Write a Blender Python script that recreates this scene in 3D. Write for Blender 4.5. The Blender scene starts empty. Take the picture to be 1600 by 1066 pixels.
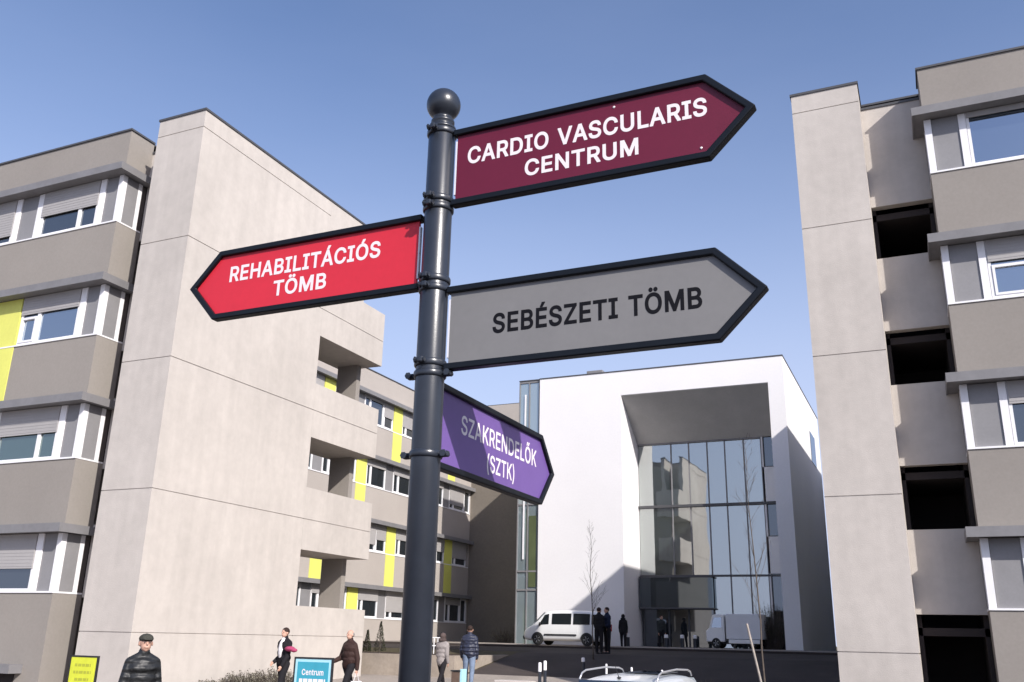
import bpy, bmesh, math, random
from mathutils import Vector, Matrix
random.seed(7)
R = math.radians
sc = bpy.context.scene
C = sc.collection

# ------------------------------------------------------------------ camera, world, sun, exposure
F, PITCH, ROLL, HEAD = 1428.714, 0.314883, 0.022528, 0.427880
CAM = Vector((0, 0, 1.75))
fw = Vector((-math.sin(HEAD)*math.cos(PITCH), math.cos(HEAD)*math.cos(PITCH), math.sin(PITCH)))
r0 = Vector((math.cos(HEAD), math.sin(HEAD), 0)); u0 = r0.cross(fw)
rt = math.cos(ROLL)*r0 + math.sin(ROLL)*u0; up = -math.sin(ROLL)*r0 + math.cos(ROLL)*u0
cd = bpy.data.cameras.new('camera'); cam = bpy.data.objects.new('camera', cd); C.objects.link(cam)
cam.matrix_world = Matrix(((rt.x, up.x, -fw.x, CAM.x), (rt.y, up.y, -fw.y, CAM.y), (rt.z, up.z, -fw.z, CAM.z), (0, 0, 0, 1)))
cd.sensor_width = 36; cd.lens = F*36/1600; cd.clip_start = 0.05; cd.clip_end = 3000
sc.camera = cam

SUN = Vector((1.49, -1.0, 1.155)).normalized()
world = bpy.data.worlds.new("World"); sc.world = world; world.use_nodes = True
wn = world.node_tree.nodes; wl = world.node_tree.links
bg = wn['Background']; sky = wn.new('ShaderNodeTexSky'); sky.sky_type = 'NISHITA'; sky.sun_disc = False
sky.sun_elevation = math.asin(SUN.z); sky.sun_rotation = math.atan2(SUN.x, SUN.y)
sky.altitude = 100; sky.air_density = 1.0; sky.dust_density = 1.8; sky.ozone_density = 2.5
grade = wn.new('ShaderNodeVectorMath'); grade.operation = 'MULTIPLY'; grade.inputs[1].default_value = (1.08, 1.05, 1.15)
wl.new(sky.outputs[0], grade.inputs[0])
wtc = wn.new('ShaderNodeTexCoord'); wsp = wn.new('ShaderNodeSeparateXYZ'); wl.new(wtc.outputs['Generated'], wsp.inputs[0])
wmr = wn.new('ShaderNodeMapRange'); wmr.interpolation_type = 'SMOOTHSTEP'; wmr.inputs[1].default_value = 0.0; wmr.inputs[2].default_value = .64; wmr.inputs[3].default_value = .95; wmr.inputs[4].default_value = .0
wl.new(wsp.outputs['Z'], wmr.inputs[0])
wnz = wn.new('ShaderNodeTexNoise'); wnz.inputs['Scale'].default_value = 1.6; wnz.inputs['Detail'].default_value = 5; wmp = wn.new('ShaderNodeMapping'); wmp.inputs['Scale'].default_value = (1, 1, 3.5)
wl.new(wtc.outputs['Generated'], wmp.inputs[0]); wl.new(wmp.outputs[0], wnz.inputs['Vector'])
wad = wn.new('ShaderNodeMath'); wad.operation = 'MULTIPLY_ADD'; wad.inputs[1].default_value = .22; wl.new(wnz.outputs['Fac'], wad.inputs[0])
wsb = wn.new('ShaderNodeMath'); wsb.operation = 'SUBTRACT'; wsb.inputs[1].default_value = .11; wsb.use_clamp = True
wl.new(wmr.outputs[0], wad.inputs[2]); wl.new(wad.outputs[0], wsb.inputs[0])
wmx = wn.new('ShaderNodeMixRGB'); wmx.inputs[2].default_value = (3.8, 4.25, 5.7, 1)   # thin high haze, palest towards the horizon
wl.new(wsb.outputs[0], wmx.inputs[0]); wl.new(grade.outputs[0], wmx.inputs[1]); wl.new(wmx.outputs[0], bg.inputs[0]); bg.inputs[1].default_value = 0.105
sd = bpy.data.lights.new('sun', 'SUN'); sd.energy = 3.5; sd.angle = R(0.55); sd.color = (1.0, 0.95, 0.89)
so = bpy.data.objects.new('sun', sd); C.objects.link(so)
so.rotation_euler = SUN.to_track_quat('Z', 'Y').to_euler()
sc.view_settings.view_transform = 'Standard'; sc.view_settings.look = 'None'
sc.view_settings.gamma = 1.0; sc.view_settings.exposure = 0.70

def pix(px, py, dist):
    """world point seen at photo pixel (px, py) at a horizontal distance"""
    d = fw + rt*((px-800)/F) - up*((py-533)/F)
    return CAM + d*(dist/math.hypot(d.x, d.y))

# ------------------------------------------------------------------ helpers
def link(o, parent=None):
    C.objects.link(o)
    if parent is not None:
        o.parent = parent
    return o
def tag(o, label=None, cat=None, group=None, kind=None):
    if label: o['label'] = label
    if cat: o['category'] = cat
    if group: o['group'] = group
    if kind: o['kind'] = kind
    return o
def empty(name, loc=(0, 0, 0), rz=0, label=None, cat=None, group=None):
    o = bpy.data.objects.new(name, None); o.location = loc; o.rotation_euler = (0, 0, rz); o.empty_display_size = .3
    link(o); return tag(o, label, cat, group)
class MB:
    def __init__(s, T=None):
        s.bm = bmesh.new(); s.T = T
    def v(s, p):
        if s.T: p = s.T(*p)
        return s.bm.verts.new(p)
    def face(s, pts):
        return s.bm.faces.new([s.v(p) for p in pts])
    def box(s, x0, x1, y0, y1, z0, z1):
        P = [s.v((x, y, z)) for z in (z0, z1) for x, y in ((x0, y0), (x1, y0), (x1, y1), (x0, y1))]
        for f in ((3, 2, 1, 0), (4, 5, 6, 7), (0, 1, 5, 4), (1, 2, 6, 5), (2, 3, 7, 6), (3, 0, 4, 7)):
            s.bm.faces.new([P[i] for i in f])
        return s
    def prism(s, poly, a0, a1, axis='y'):
        """poly in the two other axes, swept along axis"""
        def mk(a, p):
            return {'y': (p[0], a, p[1]), 'x': (a, p[0], p[1]), 'z': (p[0], p[1], a)}[axis]
        A = [s.v(mk(a0, p)) for p in poly]; B = [s.v(mk(a1, p)) for p in poly]
        n = len(poly)
        s.bm.faces.new(A); s.bm.faces.new(B[::-1])
        for i in range(n): s.bm.faces.new((A[i], B[i], B[(i+1) % n], A[(i+1) % n]))
        return s
    def lathe(s, prof, seg=24, c=(0, 0), mat=None):
        rings = []
        for r, z in prof:
            rings.append([s.v((c[0]+r*math.cos(2*math.pi*i/seg), c[1]+r*math.sin(2*math.pi*i/seg), z)) for i in range(seg)])
        for a, b in zip(rings, rings[1:]):
            for i in range(seg): s.bm.faces.new((a[i], a[(i+1) % seg], b[(i+1) % seg], b[i]))
        s.bm.faces.new(rings[0][::-1]); s.bm.faces.new(rings[-1])
        return s
    def tube(s, pts, rad, seg=8, cap=True):
        pts = [Vector(p) for p in pts]
        if not hasattr(rad, '__len__'): rad = [rad]*len(pts)
        rings = []; prev = None
        for i, p in enumerate(pts):
            d = (pts[min(i+1, len(pts)-1)]-pts[max(i-1, 0)])
            if d.length < 1e-9: d = Vector((0, 0, 1))
            d.normalize()
            if prev is None:
                a = d.cross(Vector((0, 0, 1)))
                if a.length < .1: a = d.cross(Vector((1, 0, 0)))
            else:
                a = prev - d*prev.dot(d)
            a.normalize(); b = d.cross(a); prev = a
            rings.append([s.v(tuple(p+(a*math.cos(2*math.pi*k/seg)+b*math.sin(2*math.pi*k/seg))*rad[i])) for k in range(seg)])
        for A, B in zip(rings, rings[1:]):
            for k in range(seg): s.bm.faces.new((A[k], A[(k+1) % seg], B[(k+1) % seg], B[k]))
        if cap:
            s.bm.faces.new(rings[0][::-1]); s.bm.faces.new(rings[-1])
        return s
    def ball(s, c, r, sub=2):
        r = (r, r, r) if not hasattr(r, '__len__') else r
        m = Matrix.Translation(c) @ Matrix.Diagonal((r[0], r[1], r[2], 1))
        g = bmesh.ops.create_icosphere(s.bm, subdivisions=sub, radius=1, matrix=m)
        if s.T:
            for v in g['verts']: v.co = s.T(*v.co)
        return s
    def limb(s, p0, p1, ra, rb, sub=2):
        s.ball(p0, ra, sub); s.ball(p1, rb, sub); s.tube([p0, p1], [ra, rb], 12); return s
    def mesh(s, name):
        bmesh.ops.recalc_face_normals(s.bm, faces=s.bm.faces)
        me = bpy.data.meshes.new(name); s.bm.to_mesh(me); s.bm.free(); return me
    def build(s, name, mat, parent=None, smooth=False, bevel=0, seg=2):
        me = s.mesh(name)
        for m in (mat if isinstance(mat, (list, tuple)) else [mat]): me.materials.append(m)
        if smooth:
            for p in me.polygons: p.use_smooth = True
        o = bpy.data.objects.new(name, me)
        if bevel:
            m = o.modifiers.new('bevel', 'BEVEL'); m.width = bevel; m.segments = seg; m.limit_method = 'ANGLE'; m.angle_limit = R(40)
        return link(o, parent)

def mat(name, col, rough=.7, n1=(0, 0), n2=(0, 0), bump=0, bscale=60, spec=.5, metal=0, streak=0, coat=0, tintcol=None):
    """procedural principled: n1/n2 = (scale, amount) of tone mottling, streak = faint vertical streaks"""
    m = bpy.data.materials.new(name); m.use_nodes = True
    N = m.node_tree.nodes; L = m.node_tree.links; b = N['Principled BSDF']
    b.inputs['Roughness'].default_value = rough; b.inputs['Metallic'].default_value = metal
    b.inputs['Specular IOR Level'].default_value = spec; b.inputs['Coat Weight'].default_value = coat
    b.inputs['Base Color'].default_value = (*col, 1)
    tc = N.new('ShaderNodeTexCoord')
    cur = None
    def mul(fac_sock, amt):
        nonlocal cur
        mr = N.new('ShaderNodeMapRange'); mr.inputs[1].default_value = .3; mr.inputs[2].default_value = .7
        mr.inputs[3].default_value = 1-amt; mr.inputs[4].default_value = 1+amt*.6
        L.new(fac_sock, mr.inputs[0])
        if cur is None: cur = mr.outputs[0]
        else:
            mm = N.new('ShaderNodeMath'); mm.operation = 'MULTIPLY'; L.new(cur, mm.inputs[0]); L.new(mr.outputs[0], mm.inputs[1]); cur = mm.outputs[0]
    for sc_, am in (n1, n2):
        if am:
            nz = N.new('ShaderNodeTexNoise'); nz.inputs['Scale'].default_value = sc_; nz.inputs['Detail'].default_value = 6; nz.inputs['Roughness'].default_value = .6
            L.new(tc.outputs['Object'], nz.inputs['Vector']); mul(nz.outputs['Fac'], am)
    if streak:
        mp = N.new('ShaderNodeMapping'); mp.inputs['Scale'].default_value = (1.6, 1.6, .12)
        nz = N.new('ShaderNodeTexNoise'); nz.inputs['Scale'].default_value = 2.2; nz.inputs['Detail'].default_value = 5
        L.new(tc.outputs['Object'], mp.inputs[0]); L.new(mp.outputs[0], nz.inputs['Vector']); mul(nz.outputs['Fac'], streak)
    if cur is not None:
        cb = N.new('ShaderNodeVectorMath'); cb.operation = 'SCALE'; cb.inputs[0].default_value = col
        L.new(cur, cb.inputs['Scale']); L.new(cb.outputs[0], b.inputs['Base Color'])
    if bump:
        nz = N.new('ShaderNodeTexNoise'); nz.inputs['Scale'].default_value = bscale; nz.inputs['Detail'].default_value = 5
        L.new(tc.outputs['Object'], nz.inputs['Vector'])
        bp = N.new('ShaderNodeBump'); bp.inputs['Strength'].default_value = bump; bp.inputs['Distance'].default_value = .02
        L.new(nz.outputs['Fac'], bp.inputs['Height']); L.new(bp.outputs[0], b.inputs['Normal'])
    return m
def glass_mat(name, dark, refl, fac, rough=.03, see=0.0, wav=0.0):
    """dark pane with a mirror layer; see = share that lets the room behind show"""
    m = bpy.data.materials.new(name); m.use_nodes = True
    N = m.node_tree.nodes; L = m.node_tree.links; N.remove(N['Principled BSDF'])
    out = N['Material Output']
    d = N.new('ShaderNodeBsdfDiffuse'); d.inputs[0].default_value = (*dark, 1)
    g = N.new('ShaderNodeBsdfGlossy'); g.inputs[0].default_value = (*refl, 1); g.inputs['Roughness'].default_value = rough
    base = d.outputs[0]
    if see:
        t = N.new('ShaderNodeBsdfTransparent'); t.inputs[0].default_value = (.55, .68, .7, 1)
        mx = N.new('ShaderNodeMixShader'); mx.inputs[0].default_value = see; L.new(base, mx.inputs[1]); L.new(t.outputs[0], mx.inputs[2]); base = mx.outputs[0]
    fr = N.new('ShaderNodeFresnel'); fr.inputs[0].default_value = 1.5
    mr = N.new('ShaderNodeMapRange'); mr.inputs[1].default_value = 0; mr.inputs[2].default_value = 1; mr.inputs[3].default_value = fac; mr.inputs[4].default_value = 1
    L.new(fr.outputs[0], mr.inputs[0])
    mx = N.new('ShaderNodeMixShader'); L.new(mr.outputs[0], mx.inputs[0]); L.new(base, mx.inputs[1]); L.new(g.outputs[0], mx.inputs[2]); L.new(mx.outputs[0], out.inputs[0])
    if wav:
        tc = N.new('ShaderNodeTexCoord'); nz = N.new('ShaderNodeTexNoise'); nz.inputs['Scale'].default_value = .9; nz.inputs['Detail'].default_value = 1
        L.new(tc.outputs['Object'], nz.inputs['Vector']); bp = N.new('ShaderNodeBump'); bp.inputs['Strength'].default_value = wav; bp.inputs['Distance'].default_value = .05
        L.new(nz.outputs['Fac'], bp.inputs['Height']); L.new(bp.outputs[0], g.inputs['Normal'])
    return m

M = dict(
    concrete=mat('fair_faced_concrete', (.505, .464, .424), .85, (.35, .09), (3.5, .06), .25, 45, .25, streak=.05),
    render=mat('beige_grey_render', (.285, .26, .235), .9, (.3, .07), (14, .05), .3, 220, .2),
    render_sunlit=mat('sunlit_beige_render', (.40, .362, .33), .9, (.3, .07), (14, .05), .3, 220, .2),  # paler copy of the render, sun-facing brightness put into its colour
    coping=mat('dark_metal_coping', (.07, .07, .075), .5, (3, .1), spec=.5),
    ledge=mat('grey_metal_sunshade', (.20, .195, .20), .5, (2, .12), (9, .05), spec=.4),
    white_frame=mat('white_window_frame', (.80, .79, .80), .4, (3, .05)),
    panel=mat('mid_grey_panel', (.235, .23, .235), .55, (1.5, .08), (18, .05)),
    blind=mat('grey_roller_shutter', (.37, .355, .35), .6, (1.2, .06), (20, .04)),
    yellow=mat('lemon_yellow_panel', (.68, .68, .15), .6, (1, .06), (10, .04)),
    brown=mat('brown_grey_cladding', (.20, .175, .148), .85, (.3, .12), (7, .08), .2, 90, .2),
    darkin=mat('shade_dark_interior', (.032, .025, .025), .9, (1, .2)),  # near-black colour stands in for the shade inside the openings
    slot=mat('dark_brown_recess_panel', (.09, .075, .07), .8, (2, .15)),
    white=mat('white_facade_render', (.78, .765, .77), .8, (.25, .04), (9, .025), .12, 120, .2),
    soffit=mat('grey_soffit', (.42, .41, .40), .8, (.8, .1), (9, .04)),
    roof=mat('grey_roof_felt', (.16, .155, .15), .9, (1, .15)),
    pole=mat('anthracite_powder_coat', (.024, .029, .040), .30, (14, .12), (60, .06), .04, 300, .6),
    frame=mat('black_sign_frame', (.006, .008, .012), .38, (20, .15), spec=.28),
    steel=mat('galvanised_steel', (.5, .5, .5), .35, (20, .1), metal=.9),
    maroon=mat('maroon_sign_film', (.128, .004, .026), .5, (6, .06), (45, .03)),
    red=mat('crimson_sign_film', (.62, .022, .042), .5, (6, .04), (45, .03)),
    greysign=mat('grey_sign_film', (.20, .195, .193), .5, (6, .05), (45, .03)),
    purple=mat('purple_sign_film', (.165, .095, .32), .30, (6, .05), (45, .03)),
    lwhite=mat('white_lettering_film', (.82, .76, .77), .45, (30, .04)),
    lblack=mat('black_lettering_film', (.006, .006, .009), .7, (30, .1), spec=.15),
    edge=mat('pale_sheet_edge', (.72, .72, .78), .5),
    asphalt=mat('asphalt', (.066, .054, .050), .9, (.6, .25), (40, .2), .4, 160, .2),
    paving=mat('pale_paving', (.33, .29, .255), .9, (.8, .15), (12, .15), .3, 90, .2),
    soil=mat('brown_soil', (.075, .055, .045), .95, (1.2, .3), (20, .25), .6, 50, .1),
    ground=mat('dry_grass_soil', (.10, .085, .055), .95, (.5, .3), (9, .25), .6, 40, .1),
    bark=mat('grey_brown_bark', (.12, .10, .085), .9, (9, .3), (40, .2), .5, 80, .1),
    stake=mat('raw_timber_stake', (.36, .32, .28), .85, (9, .2), (50, .15)),
    leaf=mat('dark_conifer_green', (.045, .05, .028), .8, (6, .35), spec=.2),
    shrub=mat('winter_shrub_twigs', (.19, .175, .135), .9, (6, .35), spec=.2),
    paint_white=mat('white_car_paint', (.80, .80, .79), .28, (1.5, .04), coat=.5),
    paint_silver=mat('silver_car_paint', (.60, .62, .62), .28, (2, .05), metal=.1, coat=.6),
    rubber=mat('black_rubber', (.02, .02, .02), .85, (20, .2)),
    alloy=mat('wheel_rim_alloy', (.55, .55, .56), .35, (20, .08), metal=.6),
    plastic=mat('black_plastic', (.02, .02, .022), .5, (20, .15)),
    lamp_red=mat('red_tail_lens', (.45, .01, .015), .2, (30, .1)),
    lamp_clear=mat('clear_lamp_lens', (.6, .62, .64), .12, (30, .05)),
    teal=mat('teal_board_print', (.045, .33, .44), .5, (6, .08)),
    lime=mat('lime_yellow_board_print', (.62, .66, .045), .55, (6, .08)),
    olive=mat('olive_print', (.40, .42, .04), .55, (6, .1)),
    paleb=mat('pale_blue_print', (.38, .66, .74), .5, (20, .05)),
    skin=mat('skin', (.52, .31, .23), .6, (30, .08)),
)
G = dict(
    dim=glass_mat('window_glass', (.02, .024, .028), (.75, .82, .9), .16),
    sky=glass_mat('window_glass_mirror', (.03, .04, .05), (.72, .82, .95), .42),
    teal=glass_mat('window_glass_green', (.04, .07, .07), (.75, .85, .85), .18),
    curtain=glass_mat('curtain_wall_glass', (.11, .135, .135), (.80, .83, .82), .50, .02, .5, .07),
    car=glass_mat('car_glass', (.012, .016, .018), (.8, .85, .9), .12),
)

# ------------------------------------------------------------------ terrain
HB = [(-60, 0), (8, 0), (18, .18), (25, .30), (29.5, .45), (34.5, 1.25), (48, 1.42), (900, 1.42)]
def gz(y):
    for (a, ha), (b, hb) in zip(HB, HB[1:]):
        if a <= y <= b: return ha+(hb-ha)*(y-a)/(b-a)
    return 0
def sheet(name, x0, x1, y0, y1, off, m, step=4):
    ys = sorted(set([y0, y1]+[b for b, _ in HB if y0 < b < y1])); nx = max(1, int((x1-x0)/step))
    nx = min(nx, 40)
    b = MB(); rows = [[b.v((x0+(x1-x0)*i/nx, y, gz(y)+off)) for i in range(nx+1)] for y in ys]
    for A, B in zip(rows, rows[1:]):
        for i in range(nx): b.bm.faces.new((A[i], A[i+1], B[i+1], B[i]))
    return tag(b.build(name, m), kind='structure')
g = sheet('ground', -500, 500, -60, 900, 0, M['ground'])
sheet('pavement', -44, -9.4, -20, 30.2, .006, M['paving'])
sheet('parking_area', -9.4, 8, -20, 21.5, .006, M['asphalt'])
sheet('planting_bed', -9.4, 8, 21.5, 30.2, .008, M['soil'])
sheet('road', -15.2, 30, 30.2, 36, .006, M['asphalt'])
sheet('road', -29, 30, 36, 44.2, .006, M['asphalt'])
sheet('forecourt', -29, 4, 44.2, 51, .10, M['paving'])
kb = MB(); kb.box(-29, 4, 44.05, 44.2, 1.2, gz(44.1)+.11); tag(kb.build('kerb', M['asphalt'], bevel=.02), kind='structure')
kb = MB(); kb.box(-9.55, -9.4, -20, 21.5, -.1, .12); kb.box(-9.4, 8, 21.5, 21.65, .1, gz(21.5)+.12); tag(kb.build('kerb', M['edge'], bevel=.02), kind='structure')

# ------------------------------------------------------------------ building pieces
def joints_box(b, x0, x1, y0, y1, z0, z1, js, g=.012, rec=.02):
    """a wall body cast in lifts: each lift a box, a recessed strip at every joint"""
    zs = [z0]+[j for j in js if z0+.2 < j < z1-.1]+[z1]
    for i, (a, c) in enumerate(zip(zs, zs[1:])):
        b.box(x0, x1, y0, y1, a+(g if i else 0), c-(g if i < len(zs)-2 else 0))
        if i: b.box(x0+rec, x1-rec, y0+rec, y1-rec, a-g*2, a+g*2)

def tower(root, X0, X1, Y0, dz, zb):
    """slim concrete stair tower with loggias at its far end"""
    J = [1.70+3.6*k+dz for k in range(4)]+[16.05+dz]
    t = MB(); YA = Y0+6.53; YB = Y0+10.5; YC = Y0+8.98; top = 16.6+dz
    joints_box(t, X0, X1, Y0, YA, zb, top, J)
    jj = J
    for xa, xb in ((X1-.3, X1), (X0, X0+.3)):
        for za, zc in ((zb, 2.6+dz), (4.33+dz, 6.32+dz), (7.98+dz, 9.82+dz), (11.52+dz, 13.6+dz)):
            joints_box(t, xa, xb, YA+.002, YB, za, zc, jj)
        t.box(xa, xb, YA+.002, YC, 13.602+dz, top)
    for za in (2.0+dz, 4.33+dz, 7.98+dz, 11.52+dz):       # slabs and end parapets
        t.box(X0+.302, X1-.302, YA+.002, YB-.002, za+.003, za+.3)
    for za, zc in ((zb, 2.6+dz), (4.33+dz, 6.32+dz), (7.98+dz, 9.82+dz), (11.52+dz, 13.6+dz)):
        t.box(X0+.303, X1-.303, YB-.25, YB-.004, za+.005, zc)
    w = t.build('stair_tower', M['concrete'], root)
    f = MB(); f.box(X0+.16, X0+1.05, YB-.5, YB-.255, zb, 13.4+dz)
    f.build('fin_wall', M['render'], w)
    c = MB(); c.box(X0-.03, X1+.03, Y0-.03, YA, top+.001, top+.07); c.box(X1-.33, X1+.03, YA+.001, YC+.02, top+.001, top+.07); c.box(X0-.03, X0+.33, YA+.001, YC+.02, top+.001, top+.07)
    c.build('coping', M['coping'], w)

SILL = [2.65, 6.26, 9.87, 13.48]
LH = 1.80; LT = .23; WT = 1.57   # ledge top over sill, ledge thickness, window top over sill

def window(root, T, s0, s1, z0, z1, d=-.05, mulls=(), fw_=.07, glass='dim', blind=0, vent=None, label=None, deep=.06):
    """one window: white frame (part) with pane and shutter as sub-parts. blind = share of height covered"""
    f = MB(T)
    f.box(s0, s1, d-.05, d+deep*.5, z0, z0+fw_); f.box(s0, s1, d-.05, d+deep*.5, z1-fw_, z1)
    f.box(s0, s0+fw_, d-.05, d+deep*.5, z0+fw_, z1-fw_); f.box(s1-fw_, s1, d-.05, d+deep*.5, z0+fw_, z1-fw_)
    for m in mulls:
        f.box(m-fw_*.9, m+fw_*.9, d-.05, d+deep*.5, z0+fw_, z1-fw_)
    if vent:
        a, b_ = vent; zt = z1-blind*(z1-z0)-.16
        f.box(a, b_, d-.045, d+deep*.5+.02, zt, zt+.07); f.box(a, a+.06, d-.045, d+deep*.5+.02, z0+fw_+.001, zt); f.box(b_-.06, b_, d-.045, d+deep*.5+.02, z0+fw_+.001, zt); f.box(a+.061, b_-.061, d-.045, d+deep*.5+.02, z0+fw_+.001, z0+fw_+.06)
    w = f.build('window', M['white_frame'], root)
    p = MB(T); p.box(s0+fw_*.5, s1-fw_*.5, d-.035, d-.02, z0+fw_*.5, z1-fw_*.5); p.build('pane', G[glass], w)
    if blind > .02:
        zb = z1-blind*(z1-z0); q = MB(T)
        q.box(s0+fw_*.2, s1-fw_*.2, d+deep*.5+.002, d+deep*.5+.03, zb, z1)
        n = int((z1-zb)/.09)
        for i in range(1, n): q.box(s0+fw_*.25, s1-fw_*.25, d+deep*.5+.03, d+deep*.5+.036, zb+i*.09-.035, zb+i*.09+.035)
        q.build('roller_shutter', M['blind'], w)
    return w
def post(root, T, s0, s1, z0, z1, d0=-.08, d1=.0, name='mullion', m='white_frame'):
    b = MB(T); b.box(s0, s1, d0, d1, z0, z1); return b.build(name, M[m], root)

def front_block(root, xc, sgn, y0, dz, width, zb, rows, gap_x):
    """street-side bay of a ward block. xc corner X, sgn -1: runs to -X, +1: to +X; front at y0, bay 0.95 deep"""
    T = lambda s, d, z: (xc+sgn*s, y0-d, z+dz)
    top = 16.6; yb = .95
    w = MB(T)
    bands = [(zb-dz, SILL[0])]+[(SILL[k]+LH-.001, SILL[k+1]) for k in range(3)]+[(SILL[3]+LH-.001, top)]
    for a, c in bands: w.box(0, width, -yb, 0, a, c)
    # body behind the bay, back wall, and the dark storey strip behind the glazing
    w.box(.051, width, -7.5, -yb-.25, zb-dz, top-.02); w.box(gap_x+.002, .05, -7.5, -yb-3.46, zb-dz, top-.03)
    wall = w.build('wall', M['render'], root)
    st = MB(T)
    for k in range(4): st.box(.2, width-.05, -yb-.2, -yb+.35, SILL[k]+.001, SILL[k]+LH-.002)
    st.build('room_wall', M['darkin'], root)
    c = MB(T); c.box(-.04, width, -yb, .04, top+.001, top+.06); c.box(.052, width, -7.54, -yb-.002, top+.001, top+.05); c.box(gap_x+.003, .05, -7.54, -yb-.3, top-.029, top+.03); c.build('coping', M['coping'], root)
    for k in range(4):
        l = MB(T); zt = SILL[k]+LH-.003
        # hollow box profile: face, underside
        l.box(-.28, width, -yb+.02, .38, zt-.05, zt); l.box(-.28, width, .345, .38, zt-LT, zt-.05)
        l.box(-.28, -.245, -yb+.02, .345, zt-LT, zt-.05); l.box(-.245, width, -yb+.02, .345, zt-LT+.02, zt-LT+.05)
        l.build('sunshade_ledge', M['ledge'], root)
    for k, row in enumerate(rows):
        z0 = SILL[k]; z1 = z0+WT
        s_ = MB(T); s_.box(-.012, width, -.09, .03, z0+.001, z0+.045); s_.box(-.012, .05, -yb+.02, -.09, z0+.001, z0+.045); s_.build('sill', M['white_frame'], root)
        post(root, T, -.006, .16, z0+.046, z1, -.16, .01, 'corner_post')
        # return side: panel and post
        b = MB(T); b.box(.01, .05, -.62, -.161, z0+.046, z1); b.build('side_panel', M['panel'], root)
        b = MB(T); b.box(0, .08, -.76, -.621, z0+.046, z1); b.build('side_post', M['white_frame'], root)
        b = MB(T); b.box(.02, .06, -yb+.01, -.761, z0+.046, z1); b.build('side_panel', M['slot'], root)
        for it in row:
            kind, s0, s1 = it[:3]; kw = it[3] if len(it) > 3 else {}
            if kind == 'p': post(root, T, s0, s1, z0+.046, z1, -.08, -.04, 'grey_panel', 'panel')
            if kind == 'm': post(root, T, s0, s1, z0+.046, z1, -.09, -.005)
            if kind == 'w': window(root, T, s0, s1, z0+.046, z1, **kw)
            if kind == 'y':
                b = MB(T); b.box(s0, s1, .002, .02, SILL[k-1]+LH+.002, SILL[k]); b.box(s0, s1, -.06, .012, SILL[k]+.046, z1); b.build('yellow_panel', M['yellow'], root)
    return wall

def gap_wall(root, x0, x1, y, dz, zb):
    """recessed wall between bay and tower with loggia openings"""
    for a, c in ((2.58, 4.55), (6.12, 8.20), (9.66, 11.70), (13.22, 16.25)):
        w = MB(); w.box(x0+.002, x1-.002, y, y+.25, a+dz, c+dz); w.build('loggia_parapet', M['concrete'], root)
    c = MB(); c.box(x0+.003, x1-.003, y-.03, y+.28, 16.251+dz, 16.32+dz); c.build('coping', M['coping'], root)
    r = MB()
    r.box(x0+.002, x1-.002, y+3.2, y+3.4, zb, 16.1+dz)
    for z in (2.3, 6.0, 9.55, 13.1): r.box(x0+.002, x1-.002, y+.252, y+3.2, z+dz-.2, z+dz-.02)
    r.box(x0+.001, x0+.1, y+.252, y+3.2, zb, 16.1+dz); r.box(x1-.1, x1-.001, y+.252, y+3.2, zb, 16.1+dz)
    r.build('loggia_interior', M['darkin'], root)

# ------------------------------------------------------------------ left ward block
LB = empty('hospital_building', (-24, 20, 0), label='beige concrete ward block with wrap-around corner windows and pale stair tower at the left', cat='building')
class Off:  # children are built in world coordinates; keep the root's inverse
    pass
def settle(root):
    inv = root.matrix_basis.inverted() if False else (Matrix.Translation(root.location) @ root.rotation_euler.to_matrix().to_4x4()).inverted()
    for ch in root.children: ch.matrix_parent_inverse = inv
tower(LB, -20.2, -18.4, 17.92, 0, .05)
gap_wall(LB, -21.4, -20.2, 18.9, 0, .05)
far = lambda s: [('p', s, s+.76), ('m', s+.76, s+.99), ('w', s+1.0, s+3.4, dict(mulls=(s+1.7,), blind=.55))]
rowsL = [
    [('p', .16, .70), ('m', .70, .93), ('w', .94, 3.40, dict(blind=.61, glass='dim')), ('m', 3.41, 3.64), ('p', 3.65, 4.42), ('m', 4.42, 4.65), ('w', 4.66, 7.0, dict(blind=.5)), ('p', 7.02, 7.8), ('w', 7.82, 10.5, dict(blind=.3))],
    [('p', .16, .70), ('m', .70, .93), ('w', .94, 3.40, dict(mulls=(1.67,), blind=.50, glass='teal')), ('m', 3.41, 3.64), ('p', 3.65, 4.42), ('m', 4.42, 4.65), ('w', 4.66, 7.0, dict(blind=.5)), ('p', 7.02, 7.8), ('w', 7.82, 10.5, dict(blind=.3))],
    [('p', .16, .70), ('m', .70, .93), ('w', .94, 3.40, dict(mulls=(2.62,), blind=.37, glass='sky', vent=(2.70, 3.33))), ('y', 3.44, 4.9), ('w', 4.94, 7.3, dict(blind=.4)), ('p', 7.32, 8.1), ('w', 8.12, 10.5, dict(blind=.3))],
    [('p', .16, .70), ('m', .70, .93), ('w', .94, 3.40, dict(mulls=(1.70,), blind=.55, glass='dim')), ('m', 3.41, 3.64), ('p', 3.65, 4.42), ('m', 4.42, 4.65), ('w', 4.66, 7.0, dict(blind=.83)), ('p', 7.02, 7.8), ('w', 7.82, 10.5, dict(blind=.3))],
]
front_block(LB, -21.4, -1, 17.95, 0, 18, .05, rowsL, -1.2)
# ground-floor canopy over a dark doorway
b = MB(); b.box(-26.5, -22.05, 17.55, 17.949, .80, .84); b.box(-26.5, -22.05, 17.55, 17.60, .62, .80); b.box(-22.1, -22.05, 17.60, 17.949, .62, .80); b.box(-26.5, -22.1, 17.66, 17.70, .70, .78)
b.build('canopy', M['ledge'], LB)
b = MB(); b.box(-26.2, -22.3, 17.925, 17.948, .06, .60); b.build('doorway', M['darkin'], LB)
settle(LB)

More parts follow.
